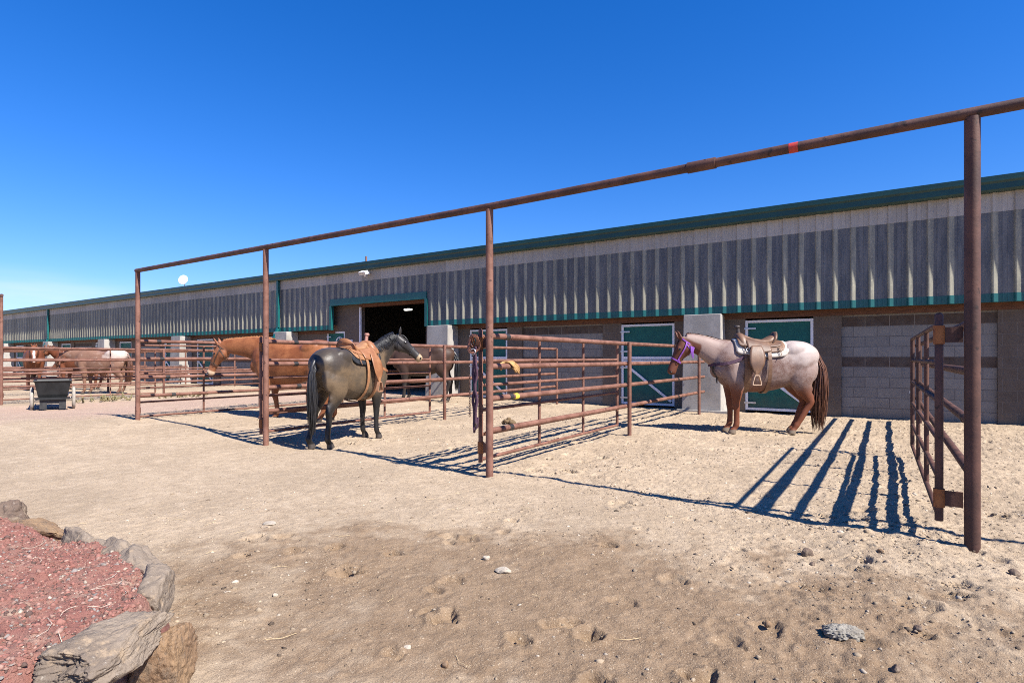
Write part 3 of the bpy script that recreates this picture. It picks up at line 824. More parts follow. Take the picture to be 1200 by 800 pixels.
for k, x in enumerate((-17.98,-21.75,-25.55,-29.3)):
    pipe_fence(x, FRY, [8.3,12.7], 12.8, ['rusty pipe fence just behind the black cart','rusty pipe fence among the far left horses, second row back','rusty pipe fence at far left, third row back','rusty pipe fence at far left, farthest row'][k], M['rust'])

def pipe_gate(x, y, L, label, post_dx, mt, ang=0., zb=.16):
    """hinge stile at (x, y), gate folded back along +Y"""
    g = empty('pipe_gate', (x, y, 0)); g.rotation_euler = (0,0,ang); tag(g, label, 'gate', 'pipe gates folded back along the fences')
    zt = 1.42
    mb = MB(); mb.tube([(0,0,zb-.03),(0,0,.8),(0,0,zt+.06),(0,0,zt+.075)], [.024,.024,.024,.012], 12); mb.build('hinge_stile', mt, g)
    for k in range(1,4):
        mb = MB(); yy = L*k/3; mb.tube([(0,yy,zb),(0,yy,.7),(0,yy,zt)], .0185 if k < 3 else .022, 10); mb.build('stile', mt, g)
    for k in range(6):
        z = zb + (zt-zb)*k/5
        mb = MB(); mb.tube([(0,.02,z),(0,L*.5,z),(0,L,z)], .0185, 10); mb.build('rail', mt, g)
    for z in (zb+.12, zt-.07):
        mb = MB(); mb.tube([(0,0,z-.06),(0,0,z+.06)], .032, 14); c_ = mb.build('hinge_collar', M['rust_orange'], g)
        mb = MB(); mb.box((.028 if post_dx > 0 else post_dx+.04, -.006, z-.05),(post_dx-.04 if post_dx > 0 else -.028, .006, z+.05)); mb.build('hinge_plate', M['rust_dark'], g)
    mb = MB(); mb.box((-.03,L+.0,.78),(.012,L+.10,.80)); mb.build('latch', M['steel'], g)
    return g
pipe_gate(.285, 4.66, 3.5, 'rusty pipe gate hinged on the tall right post and folded back', .165, M['rust_dark'], R(.6))
pipe_gate(-3.475, 4.66, 3.52, 'rusty pipe gate hinged on the middle post, ropes hanging on it', .155, M['rust'])
pipe_gate(-7.30, 4.66, 3.5, 'rusty pipe gate hinged on the post left of the dark horse', .2, M['rust'])
pipe_gate(-11.02, 4.66, 3.5, 'rusty pipe gate folded along the fence behind the chestnut horse', .17, M['rust'])
pipe_gate(-18.14, 4.66, 3.5, 'rusty pipe gate folded along the fence behind the black cart', .17, M['rust'])

# things hung on the middle gate and fence
hb = empty('rope_halter', (-3.475, 4.63, 1.36)); tag(hb, 'red brown leather halter bundle hung on top of the middle gate hinge', 'halter')
mb = MB()
for k in range(5):
    pts = []; w = .034 + .006*k; h = .11 + .018*k
    for a in np.linspace(0, 2*math.pi, 14, endpoint=False):
        pts.append((w*math.sin(a)*(.8+.1*k), -.045-.012*k+.02*math.sin(a*2+k), .07 - h*(.5-.5*math.cos(a))))
    nr = [(p[0], -1, .2) for p in pts]
    mb.strap(pts, nr, .022, .006, 0, True)
mb.build('straps', M['leather_red'], hb)
mb = MB(); mb.tube([(.03*math.cos(a), -.10, -.10+.03*math.sin(a)) for a in np.linspace(0,6.283,12,endpoint=False)], .005, 6, closed=True); mb.build('buckle_ring', M['steel'], hb)
lr = empty('lead_rope', (-3.475, 4.63, 1.36)); tag(lr, 'dark purple lead rope hanging in long loops down the middle gate hinge', 'rope')
mb = MB()
for k in range(4):
    x0 = -.03 + .02*k; L = .78 + .14*(k % 2) - .05*k; y0 = -.05 - .012*k
    pts = [(x0 + .012*math.sin(i*1.1+k), y0 + .008*math.cos(i*1.7+k), -.05 - L*i/14) for i in range(15)]
    mb.tube(pts, .012, 8)
mb.tube([(-.02,-.06,-.82),(.0,-.08,-.90),(.03,-.07,-.86),(.035,-.06,-.76)], .012, 8)
mb.build('rope', M['rope_purple'], lr)
mb = MB()
for i in range(16):
    z = -.35 - .026*i; a = 0 if i % 2 else math.pi/2
    ring = [(-.045 + .009*math.cos(t_)*math.cos(a), -.095 + .009*math.cos(t_)*math.sin(a), z + .017*math.sin(t_)) for t_ in np.linspace(0,6.283,8,endpoint=False)]
    mb.tube(ring, .0032, 5, closed=True)
mb.build('chain', M['rust_dark'], lr)
sr = MB(); sr.tube([(0,0,0),(.006,0,-.3),(-.004,0,-.62),(.0,.0,-.86),(-.02,0,-.93),(-.07,0,-.97)], .009, 8)
o = sr.build('hitch_rope', M['leather_red']); o.location = (-3.40,4.70,1.38); tag(o, 'thin brown tie rope hanging straight down beside the middle post', 'rope')
# glove over the second rail
gl = empty('work_glove', (-3.35, 4.98, 1.115), 0, .8); tag(gl, 'tan suede work glove draped over the second rail of the middle fence', 'glove')
mb = MB()
mb.loft([(-.032,-.14,-.02,-1,0,0,.012,.012,.05),(-.034,-.06,.015,-1,0,.3,.014,.014,.05),(-.005,-.0,.045,0,0,1,.014,.014,.052),(.035,.05,.028,.8,0,.6,.016,.014,.055),(.045,.10,-.005,1,0,.3,.016,.014,.05)], 16, 2.6, 4)
mb.build('palm', M['glove'], gl)
for k in range(4):
    dx = (k-1.5)*.024
    mb = MB(); mb.tube([(.045,.09,-.0+dx*.9),(.054,.13,-.03+dx*1.0),(.060,.16+.01*(k in (1,2)),-.055+dx*1.1),(.058,.175+.012*(k in (1,2)),-.07+dx*1.1)], [.015,.0145,.013,.007], 8); mb.build('finger', M['glove'], gl)
mb = MB(); mb.tube([(.04,.05,-.02),(.055,.075,-.055),(.055,.10,-.085),(.052,.105,-.095)], [.016,.015,.013,.007], 8); mb.build('thumb', M['glove'], gl)

# ------------------------------------------------------------------ dump cart
ca = empty('dump_cart', (-16.2, 5.08, gz(-16.2,5.08)), R(72)); tag(ca, 'black plastic dump cart with pale dusty tyres standing on the pink lane', 'cart')
# local: +y points away from the camera
mb = MB()
def ringbox(z, w, y0, y1): return [(-w,y0,z),(w,y0,z),(w,y1,z),(-w,y1,z)]
outer = [ringbox(.20,.29,-.30,.52), ringbox(.30,.325,-.36,.60), ringbox(.54,.385,-.42,.74), ringbox(.555,.415,-.45,.77), ringbox(.58,.415,-.45,.77)]
inner = [ringbox(.58,.375,-.41,.73), ringbox(.32,.31,-.345,.58), ringbox(.23,.28,-.29,.51)]
V = [p for r_ in outer+inner for p in r_]; F = [(3,2,1,0)]
for i in range(len(outer)+len(inner)-1):
    for k in range(4): F.append((i*4+k, i*4+(k+1)%4, (i+1)*4+(k+1)%4, (i+1)*4+k))
e = (len(outer)+len(inner)-1)*4; F.append((e,e+1,e+2,e+3))
mb.add(V, F); o = mb.build('tub', M['poly'], ca); bv = o.modifiers.new('bevel','BEVEL'); bv.width=.02; bv.segments=2
mb = MB(); mb.box((-.37,-.47,.205),(.37,-.30,.245)); mb.build('front_lip', M['poly'], ca)
mb = MB()
for sx in (-1,1): mb.box((min(sx*.13,sx*.28),-.40,.02),(max(sx*.13,sx*.28),-.30,.204))
mb.box((-.28,-.39,.12),(.28,-.31,.203)); mb.build('front_support', M['rubber'], ca)
for sx in (-1,1):
    w = empty('x', (0,0,0)); bpy.data.objects.remove(w)
    prof_t = []
    mb = MB(); mb.tube([(sx*.45 , .0+.185*math.cos(a), .22+.185*math.sin(a)) for a in np.linspace(0,2*math.pi,28,endpoint=False)], .042, 10, closed=True)
    wh = mb.build('wheel', M['tyre_dusty'], ca)
    mb = MB(); mb.tube([(sx*.44,0,.22),(sx*.47,0,.22)], .145, 20); mb.tube([(sx*.42,0,.22),(sx*.485,0,.22)], .035, 12); mb.build('rim', M['white_paint'], wh)
mb = MB(); mb.tube([(-.45,0,.22),(.45,0,.22)], .014, 8); mb.build('axle', M['steel'], ca)
mb = MB()
for sx in (-.33,.33): mb.tube([(sx,.50,.24),(sx,.95,.34),(sx,1.25,.42)], .016, 8)
mb.tube([(-.33,1.25,.42),(.33,1.25,.42)], .016, 8); mb.build('handle', M['steel'], ca)
ca.scale = (.84,.84,1.18)

# dry weeds beyond the cart
mw = mat_var('dry_weed', (.13,.12,.055), (.22,.17,.085), 12, .8)
for (x0, y0, n, lab, hh) in [(-17.4,6.6,34,'larger clump of dry green brown weeds behind the black cart',.20),(-17.5,8.6,26,'smaller clump of dry weeds at the foot of the fence beyond the lane',.18)]:
    wd = empty('weed_clump', (x0,y0,gz(x0,y0))); tag(wd, lab, 'weeds', 'dry weeds at the far pens')
    mb = MB()
    for i in range(n):
        a = random.uniform(0,6.28); r = random.uniform(.02,.5); b = random.uniform(0,6.28)
        p = Vector((.5*r*math.cos(a), r*1.6*math.sin(a), 0)); d = Vector((math.cos(b)*.12, math.sin(b)*.12, hh*random.uniform(.4,1)))
        mb.tube([p, p+d*.5+Vector((0,0,.03)), p+d], [.006,.005,.002], 4)
        for q in range(4):
            c = p + d*random.uniform(.3,1); mb.ell(c, (.025,.012,.03), 5, 4, 0, Matrix.Rotation(random.uniform(0,3),3,'X') @ Matrix.Rotation(random.uniform(0,3),3,'Z'))
    mb.build('leaves', mw, wd)
# ------------------------------------------------------------------ horses
# local axes: +x towards the head, +y the horse's left, +z up; withers at 1.50
TOR = np.array([  # x, z top, z bottom, half width
 (.80,1.13,1.00,.05),(.77,1.25,.90,.14),(.70,1.37,.80,.20),(.58,1.46,.725,.24),(.46,1.50,.69,.25),(.36,1.505,.675,.26),(.20,1.465,.66,.295),
 (.0,1.43,.672,.315),(-.20,1.435,.728,.31),(-.36,1.475,.82,.30),(-.50,1.50,.85,.305),(-.62,1.485,.91,.285),(-.72,1.42,.97,.24),(-.785,1.33,1.03,.175),(-.82,1.24,1.09,.09),(-.83,1.19,1.14,.03)])
def tor(x):
    xs_ = TOR[::-1,0]
    return (float(np.interp(x, xs_, TOR[::-1,1])), float(np.interp(x, xs_, TOR[::-1,2])), float(np.interp(x, xs_, TOR[::-1,3])))
def skin_pt(x, th, off=0.):
    zt, zb, w = tor(x); zc = (zt+zb)/2; h = (zt-zb)/2
    c, s_ = math.cos(th), math.sin(th); e = 2/2.25
    y = w*math.copysign(abs(s_)**e, s_); z = zc + h*math.copysign(abs(c)**e, c)
    nrm = Vector((0, s_/w, c/h)).normalized()
    return Vector((x, y, z)) + nrm*off, nrm

def catmull(P, s_):
    """P: list of Vectors, s in 0..1"""
    n = len(P)-1; u = min(max(s_,0),.99999)*n; i = int(u); t = u-i
    p0,p1,p2,p3 = P[max(i-1,0)],P[i],P[i+1],P[min(i+2,n)]
    return .5*((2*p1)+(p2-p0)*t+(2*p0-5*p1+4*p2-p3)*t*t+(3*p1-p0-3*p2+p3)*t**3)

HEAD = [(-.08,.055,.07,.055),(0,.085,.115,.082),(.10,.092,.16,.095),(.22,.095,.178,.102),(.34,.092,.150,.098),(.46,.085,.108,.080),(.58,.078,.085,.064),(.72,.070,.074,.056),(.85,.066,.073,.060),(.94,.058,.066,.060),(.99,.040,.048,.045),(1.01,.018,.02,.02)]
HL = .60
FORE = [(.53,1.12,.16,.11,.16),(.50,.95,.16,.11,.17),(.475,.82,.130,.098,.17),(.475,.70,.102,.080,.16),(.48,.58,.076,.063,.15),(.485,.50,.060,.054,.14),(.485,.455,.057,.052,.14),(.478,.40,.050,.045,.14),(.475,.30,.045,.036,.14),(.475,.20,.046,.038,.14),(.48,.145,.049,.042,.14),(.50,.105,.041,.038,.14),(.52,.07,.043,.043,.14)]
HIND = [(-.50,1.20,.22,.11,.15),(-.52,1.02,.235,.125,.17),(-.52,.88,.20,.12,.18),(-.56,.76,.145,.095,.17),(-.62,.66,.100,.070,.155),(-.685,.575,.074,.056,.145),(-.715,.52,.062,.052,.145),(-.705,.46,.052,.046,.145),(-.69,.38,.050,.040,.145),(-.68,.27,.048,.039,.145),(-.67,.19,.044,.037,.145),(-.66,.145,.050,.043,.145),(-.635,.105,.042,.039,.145),(-.615,.07,.045,.045,.145)]

def legrows(rows, side, shift):
    """shift: dict z -> (dx, dy) bends of the leg"""
    zs = sorted(shift); out = []
    for (x, z, rf, rl, y) in rows:
        dx = float(np.interp(z, zs, [shift[k][0] for k in zs])); dy = float(np.interp(z, zs, [shift[k][1] for k in zs]))
        out.append((x+dx, side*y+dy, z, 1,0,.0001, rf, rf, rl))
    return out

def horse_mesh(name, pose, mats, voxel=.013):
    mb = MB()
    mb.loft([(x,0,(zt+zb)/2,0,0,1,(zt-zb)/2,(zt-zb)/2,w) for x,zt,zb,w in TOR], 30, 2.25, 4)
    # muscle masses
    for s_ in (1,-1):
        mb.ell((.58,s_*.135,1.13),(.15,.105,.24),16,10,0,Matrix.Rotation(R(-18),3,'Y'))
        mb.ell((.72,s_*.10,1.02),(.10,.09,.13),14,9)
        mb.ell((-.50,s_*.165,1.17),(.25,.125,.26),16,10)
        mb.ell((-.66,s_*.14,1.05),(.14,.10,.24),16,10)
        mb.ell((.46,s_*.16,.92),(.10,.075,.14),14,9); mb.ell((.40,s_*.19,1.02),(.12,.085,.16),14,9,0,Matrix.Rotation(R(25),3,'Y')); mb.ell((-.40,s_*.20,1.33),(.20,.10,.13),14,9,0,Matrix.Rotation(R(12),3,'Y')); mb.ell((-.44,s_*.20,.92),(.09,.07,.13),14,9); mb.ell((-.62,s_*.17,.78),(.06,.05,.12),12,8,0,Matrix.Rotation(R(35),3,'Y'))
    # neck
    P = [Vector(p) for p in pose['neck']]
    nk = [(0,.29,.31,.16),(.2,.26,.28,.152),(.42,.205,.225,.128),(.65,.160,.178,.104),(.85,.130,.142,.088),(1,.105,.125,.08)]
    rows = []
    for s_, rd, rv, w in nk:
        c = catmull(P, s_); tg = (catmull(P, min(s_+.02,1)) - catmull(P, max(s_-.02,0))).normalized()
        lat = Vector((0,0,1)).cross(tg).normalized(); d = tg.cross(lat)
        rows.append((*c, *d, rd, rv, w))
    mb.loft(rows, 24, 2.1, 5)
    # head
    p0 = P[-1]; hd = Vector(pose['head']).normalized()
    lat = Vector((0,0,1)).cross(hd).normalized(); dors = hd.cross(lat)
    if dors.z < 0: dors = -dors
    lat = dors.cross(hd)          # towards the horse's left when facing +x
    rows = [(*(p0 + hd*HL*f), *dors, rd, rv, w) for f, rd, rv, w in HEAD]
    mb.loft(rows, 24, 2.3, 4)
    def H(f, a, b): return p0 + hd*HL*f + dors*a + lat*b
    for s_ in (1,-1):
        mb.ell(H(.20,-.075,s_*.062),(.105,.05,.085),14,9,0,Matrix((hd,lat,dors)).transposed())          # cheek
        mb.ell(H(.285,.045,s_*.078),(.045,.028,.032),12,8,0,Matrix((hd,lat,dors)).transposed())      # brow
        mb.ell(H(.92,.0,s_*.042),(.035,.022,.03),10,7,0,Matrix((hd,lat,dors)).transposed())       # nostril rim
        # ear
        e0 = H(.02,.075,s_*.052); ed = (dors*pose.get('ear',.75) - hd*.62 + lat*s_*.22).normalized()
        fw = (hd*.6 + dors*.4 + lat*s_*.6).normalized()
        mb.loft([(*(e0 + ed*q), *fw, a*.55, a*.55, a) for q, a in ((-.03,.030),(.02,.036),(.07,.036),(.115,.026),(.15,.012),(.165,.005))], 14, 2, 3)
    mb.ell(H(.90,-.055,0),(.05,.045,.028),12,8,0,Matrix((hd,lat,dors)).transposed())      # lower lip
    # legs and hooves
    for key, rowset, s_ in (('fl',FORE,1),('fr',FORE,-1),('hl',HIND,1),('hr',HIND,-1)):
        rw = legrows(rowset, s_, pose[key]); mb.loft(rw, 18, 2.1, 3)
        c = rw[-1]; hx = c[0]
        mb.loft([(hx+.000,c[1],.085,1,0,0,.046,.044,.045),(hx+.018,c[1],.04,1,0,0,.060,.055,.054),(hx+.03,c[1],.0,1,0,0,.070,.060,.060)], 18, 2.2, 3)
        if rowset is HIND:   # point of hock
            k = 5; mb.ell((rw[k][0]-.045,rw[k][1],rw[k][2]+.02),(.035,.028,.06),10,8)
        else:
            mb.ell((rw[6][0]+.015,rw[6][1],.46),(.045,.048,.055),12,8)
    me0 = mb.mesh(name+'_raw', [])
    ob = bpy.data.objects.new(name+'_raw', me0); COL.objects.link(ob)
    rm = ob.modifiers.new('r','REMESH'); rm.mode = 'VOXEL'; rm.voxel_size = voxel; rm.use_smooth_shade = True
    sm = ob.modifiers.new('s','SMOOTH'); sm.factor = .5; sm.iterations = max(3, int(round(6*(.013/voxel))))
    dg = bpy.context.evaluated_depsgraph_get(); dg.update()
    me = bpy.data.meshes.new_from_object(ob.evaluated_get(dg)); me.name = name
    bpy.data.objects.remove(ob)
    co = np.empty(len(me.vertices)*3, np.float32); me.vertices.foreach_get('co', co); co = co.reshape(-1,3)
    # coat masks: all are markings of the animal
    leg = 1 - sst(.50, .98, co[:,2] + .05*vnoise(co[:,0]*9, co[:,2]*9, 3))
    q = np.array(p0); hv = np.array(hd); f = (co-q)@hv/HL; rad = np.linalg.norm(co-q-np.outer(f*HL,hv),axis=1)
    head = sst(-.16,.06,f)*(1-sst(.24,.34,rad))*(co[:,0] > .6)
    ea = (co-q)@np.array(dors); eb = (co-q)@np.array(lat)
    head = np.maximum(head, sst(.10,.125,ea)*(f > -.34)*(f < .2)*(np.abs(eb) < .13)*(rad < .36)*(np.abs(eb) > .022))
    muz = sst(.78,.9,f)*(1-sst(.14,.2,rad))
    dv = np.array(dors); lt = np.array(lat)
    a_ = (co-q)@dv; b_ = (co-q)@lt
    blaze = (1-sst(.022,.034,np.abs(b_)+.008*vnoise(f*9,b_*30,4)))*sst(.02,.05,a_)*sst(.12,.2,f)*(1-sst(.95,1,f))*(rad<.2)
    nP = np.array([catmull(P, k/12.) for k in range(13)])
    dn = np.min(np.linalg.norm(co[:,None,:]-nP[None],axis=2),axis=1)
    neck = (1-sst(.22,.34,dn))*sst(.62,.85,co[:,0])
    rump = sst(-.1,-.4,co[:,0])*sst(1.0,1.28,co[:,2])
    hoof = 1 - sst(.066,.078,co[:,2])
    for nm, ar in (('leg',leg),('head',head),('muzzle',muz),('blaze',blaze),('neck',neck),('rump',rump),('hoof',hoof)):
        fattr(me, nm, ar)
    me.materials.clear()
    # eyes and nostrils join the body mesh
    bm = bmesh.new(); bm.from_mesh(me)
    ex = MB(); fr = Matrix((hd,lat,dors)).transposed()
    for s_ in (1,-1):
        ex.ell(H(.295,.036,s_*.094),(.024,.013,.019),14,10,1,fr)
        ex.ell(H(.945,.006,s_*.058),(.016,.010,.020),10,8,1,fr)
    for i, p in enumerate(ex.v): bm.verts.new(p)
    bm.verts.ensure_lookup_table(); o_ = len(bm.verts) - len(ex.v)
    for fc in ex.f:
        try:
            nf = bm.faces.new([bm.verts[o_+i] for i in fc]); nf.material_index = 1; nf.smooth = True
        except ValueError: pass
    bm.to_mesh(me); bm.free()
    for p in me.polygons: p.use_smooth = True
    for m in mats: me.materials.append(m)
    return me, dict(me=me, P=P, hd=hd, dors=dors, lat=lat, H=H, p0=p0)

def strands(mb, roots, r, seg=4):
    for pts, rr in roots:
        n = len(pts); mb.tube(pts, [rr*(1-.75*(i/(n-1))**2)+.0006 for i in range(n)], 4, 0, False)

def tail_mesh(length, bulk, n, seed, back=.06, dock=(-.80,0,1.30)):
    rnd = random.Random(seed); mb = MB()
    for i in range(n):
        a = rnd.uniform(0,6.28); rr = math.sqrt(rnd.random())
        r0 = Vector((.022*rr*math.cos(a), .026*rr*math.sin(a), rnd.uniform(-.06,.02)))
        L = length*rnd.uniform(.72,1.0); sp = bulk*rr
        dx, dy = math.cos(a)*sp, math.sin(a)*sp; pts = []
        for k in range(9):
            t = k/8; fl = math.sin(min(t*1.25,1)*math.pi*.5)*(1-.45*max(0,t-.72)/.28)
            bx = -back*math.sin(min(t*4,1)*1.57) + .035*max(0,t-.3)
            pts.append(Vector(dock) + r0 + Vector((bx - .06*min(t*5,1) + dx*fl + .010*math.sin(6*t+i), dy*fl + .010*math.sin(5*t+i*1.7), -L*t)))
        mb.tube(pts, [.0075,.0085,.009,.0085,.008,.007,.006,.0045,.002], 4, 0, False)
    # dock
    mb.tube([Vector(dock)+Vector((.06,0,.03)), Vector(dock)+Vector((-.03,0,.0)), Vector(dock)+Vector((-back-.05,0,-.10)), Vector(dock)+Vector((-back-.065,0,-.30))], [.04,.042,.036,.02], 10)
    return mb

def mane_mesh(info, side, length, n, seed, s0=.12, lift=.0, base_r=.0048):
    """hair from the crest of the neck falling to one side"""
    rnd = random.Random(seed); mb = MB(); P = info['P']
    nk = np.array([(0,.29,.16),(.2,.26,.152),(.42,.205,.128),(.65,.160,.104),(.85,.130,.088),(1,.105,.08)])
    for i in range(n):
        s_ = s0 + (1-s0)*rnd.random(); c = catmull(P, s_)
        tg = (catmull(P, min(s_+.02,1)) - catmull(P, max(s_-.02,0))).normalized()
        lt = Vector((0,0,1)).cross(tg).normalized(); d = tg.cross(lt)
        rd = float(np.interp(s_, nk[:,0], nk[:,1])); w = float(np.interp(s_, nk[:,0], nk[:,2]))
        L = length*rnd.uniform(.6,1.1); m = 7; pts = []
        span = min(L/(rd*.9), 1.9)
        for k in range(m):
            th = span*k/(m-1); e = .012 + .012*rnd.random()
            pts.append(c + d*(rd+e)*math.cos(th) + lt*side*(w+e)*math.sin(th) - tg*.03*k/(m-1)*rnd.uniform(-1,1.5))
        mb.tube(pts, [base_r,base_r*1.2,base_r*1.2,base_r*1.1,base_r*.9,base_r*.7,.001], 4, 0, False)
    # crest pad under the hair
    pts = []
    for k in range(14):
        s_ = s0 + (1-s0)*k/13; c = catmull(P, s_); tg = (catmull(P, min(s_+.02,1)) - catmull(P, max(s_-.02,0))).normalized()
        lt = Vector((0,0,1)).cross(tg).normalized(); d = tg.cross(lt); rd = float(np.interp(s_, nk[:,0], nk[:,1]))
        pts.append(c + d*(rd-.004))
    mb.tube(pts, [.010]+[.018]*12+[.012], 8)
    # forelock
    for i in range(16):
        h = info['H'](.02, .085, rnd.uniform(-.03,.03)); q = info['H'](rnd.uniform(.22,.36), .098, rnd.uniform(-.04,.04))
        mb.tube([h, (h+q)*.5 + info['dors']*.03, q], [.005,.005,.001], 4, 0, False)
    return mb

def head_ring(info, f, off=.006, tilt=0., a0=0, a1=2*math.pi, n=28):
    """points round the head at fraction f along it"""
    fs = [h[0] for h in HEAD]; pts = []; nr = []
    full = abs(a1-a0-2*math.pi) < 1e-6
    for k in range(n if full else n+1):
        a = a0 + (a1-a0)*k/n; ff = f + tilt*math.cos(a)
        rd, rv, w = (float(np.interp(ff, fs, [h[i] for h in HEAD])) for i in (1,2,3))
        c, s_ = math.cos(a), math.sin(a); e = 2/2.3
        A = math.copysign(abs(c)**e, c)*((rd if c > 0 else rv)+off); B = math.copysign(abs(s_)**e, s_)*(w+off+.012*math.exp(-((ff-.2)/.12)**2))
        pts.append(info['H'](ff, A, B)); nr.append(info['dors']*A + info['lat']*B)
    return pts, nr, full
def halter_mesh(info, w=.022, off=.006):
    mb = MB()
    for f, tl in ((.60,-.02),(.03,-.05)):
        p, n, _ = head_ring(info, f, off, tl); mb.strap(p, n, w, .005, 0, True)
    for s_ in (1,-1):
        pts = []; nr = []
        for k in range(11):
            f = .03 + (.60-.03)*k/10; p, n, _ = head_ring(info, f, off+.003, 0, s_*R(97), s_*R(97)+.01, 1); pts.append(p[0]); nr.append(n[0])
        mb.strap(pts, nr, w, .005)
        pts = []; nr = []
        for k in range(8):
            f = .10 + (.34-.10)*k/7; p, n, _ = head_ring(info, f, off+.003, 0, s_*R(100+70*k/7), s_*R(100+70*k/7)+.01, 1); pts.append(p[0]); nr.append(n[0])
        mb.strap(pts, nr, w*.8, .005)
        c = info['H'](.60, -.03, s_*.078); 
        mb.tube([c + info['hd']*.020*math.cos(a) + info['dors']*.020*math.sin(a) for a in np.linspace(0,6.283,10,endpoint=False)], .004, 6, 0, closed=True)
    return mb

def coat(name, body, body2, leg, head, hoofc=(.06,.05,.045), muzzle=None, blaze=False, rump=None, neck=None, roan=None, sheen=.0, rough=.58, legstr=1., spec=.28):
    t = NT(name); v = t.coord((1,1,1)); vh = t.coord((14,60,60))
    n1 = t.noise(v, 3.2, 5, .6); n2 = t.noise(v, 75, 4, .7); n3 = t.noise(v, 4.2, 6, .68); vs_ = t.coord((1,1.4,2.2))
    c = t.mix(t.ramp(n1, .42, .60), body, body2); c = t.mix(t.ramp(t.noise(vs_, 7, 6, .7), .45, .75, 0, .6), c, body2)
    if roan is not None: c = t.mix(t.ramp(n2, .42, .62, 0, .55), c, roan)
    c = t.mix(t.ramp(n2, .35, .72, 0, .5), c, t.mix(.4, body2, (.02,.014,.01)))
    def m(at, k=1., nz=.35, lo=.25, hi=.75):
        a = t.attr(at).outputs['Fac']
        return t.math('MULTIPLY', t.ramp(t.math('ADD', a, t.math('MULTIPLY', t.math('SUBTRACT', n3, .5), nz)), lo, hi), k)
    if rump is not None: c = t.mix(m('rump', .8, 3.0, .1, 1.1), c, rump)
    if neck is not None: c = t.mix(m('neck', .8, 1.0, .1, 1.0), c, neck)
    c = t.mix(m('leg', legstr, .7, .05, .95), c, leg); c = t.mix(m('head'), c, head)
    if muzzle is not None: c = t.mix(m('muzzle', .9), c, muzzle)
    if blaze: c = t.mix(t.attr('blaze').outputs['Fac'], c, (.75,.70,.66))
    c = t.mix(t.attr('hoof').outputs['Fac'], c, hoofc)
    t.base(c); t.set(rough, 0, spec)
    b_ = t.bump(t.noise(vh, 6, 3, .6), .2, .002); t.bump(t.noise(v, 7, 5, .6), .35, .016, b_)
    return t.m
t = NT('eye_dark'); t.base((.008,.006,.005)); t.set(.12, 0, .6); M['eye'] = t.m
def hair_mat(name, c1, c2): return mat_var(name, c1, c2, 14, .42, 0, 0, 20, .5, (6,6,.6))
M['hair_red'] = hair_mat('red_brown_hair', (.060,.024,.013), (.13,.052,.027))
M['hair_black'] = hair_mat('black_hair', (.008,.008,.009), (.022,.020,.020))
M['hair_ches'] = hair_mat('chestnut_hair', (.30,.115,.04), (.40,.18,.07))
M['coat_roan'] = coat('red_roan_coat', (.255,.18,.155), (.115,.054,.038), (.135,.042,.019), (.105,.036,.019), roan=(.37,.295,.265), rump=(.40,.335,.305), neck=(.27,.19,.16), hoofc=(.16,.12,.085))
M['coat_dark'] = coat('smoky_brown_coat', (.080,.060,.041), (.135,.092,.054), (.012,.011,.011), (.026,.022,.020), muzzle=(.36,.25,.15), neck=(.016,.014,.014), rump=(.032,.026,.022), rough=.46, spec=.36)
M['coat_ches'] = coat('chestnut_coat', (.27,.10,.038), (.165,.052,.018), (.21,.078,.034), (.22,.085,.04), muzzle=(.52,.38,.26), rough=.45)
M['coat_pale'] = coat('pale_roan_coat', (.20,.105,.068), (.15,.072,.046), (.18,.095,.06), (.14,.055,.03), roan=(.27,.17,.12), rump=(.46,.38,.33), legstr=.5)
M['coat_sorrel'] = coat('sorrel_coat', (.19,.062,.028), (.15,.048,.022), (.14,.05,.026), (.18,.065,.03), blaze=True)
M['coat_bay'] = coat('bay_coat', (.045,.024,.017), (.06,.032,.022), (.025,.02,.018), (.07,.04,.028))

def make_horse(label, loc, heading, sc, pose, coatm, hairm, tail=(1.0,.07,150,.05), mane=(-1,.2,150), halter=None, voxel=.013, seed=1, group=None, slim=1.):
    h = empty('horse', loc, heading, sc); h.scale = (sc, sc*slim, sc); tag(h, label, 'horse', group)
    me, info = horse_mesh('body', pose, [coatm, M['eye']], voxel)
    b = bpy.data.objects.new('body', me); COL.objects.link(b); b.parent = h
    tail_mesh(tail[0], tail[1], tail[2], seed, tail[3]).build('tail', hairm, h)
    if mane: mane_mesh(info, mane[0], mane[1], mane[2], seed+5).build('mane', mane[3] if len(mane) > 3 else hairm, h)
    if halter: halter_mesh(info).build('halter', halter, h)
    return h, info
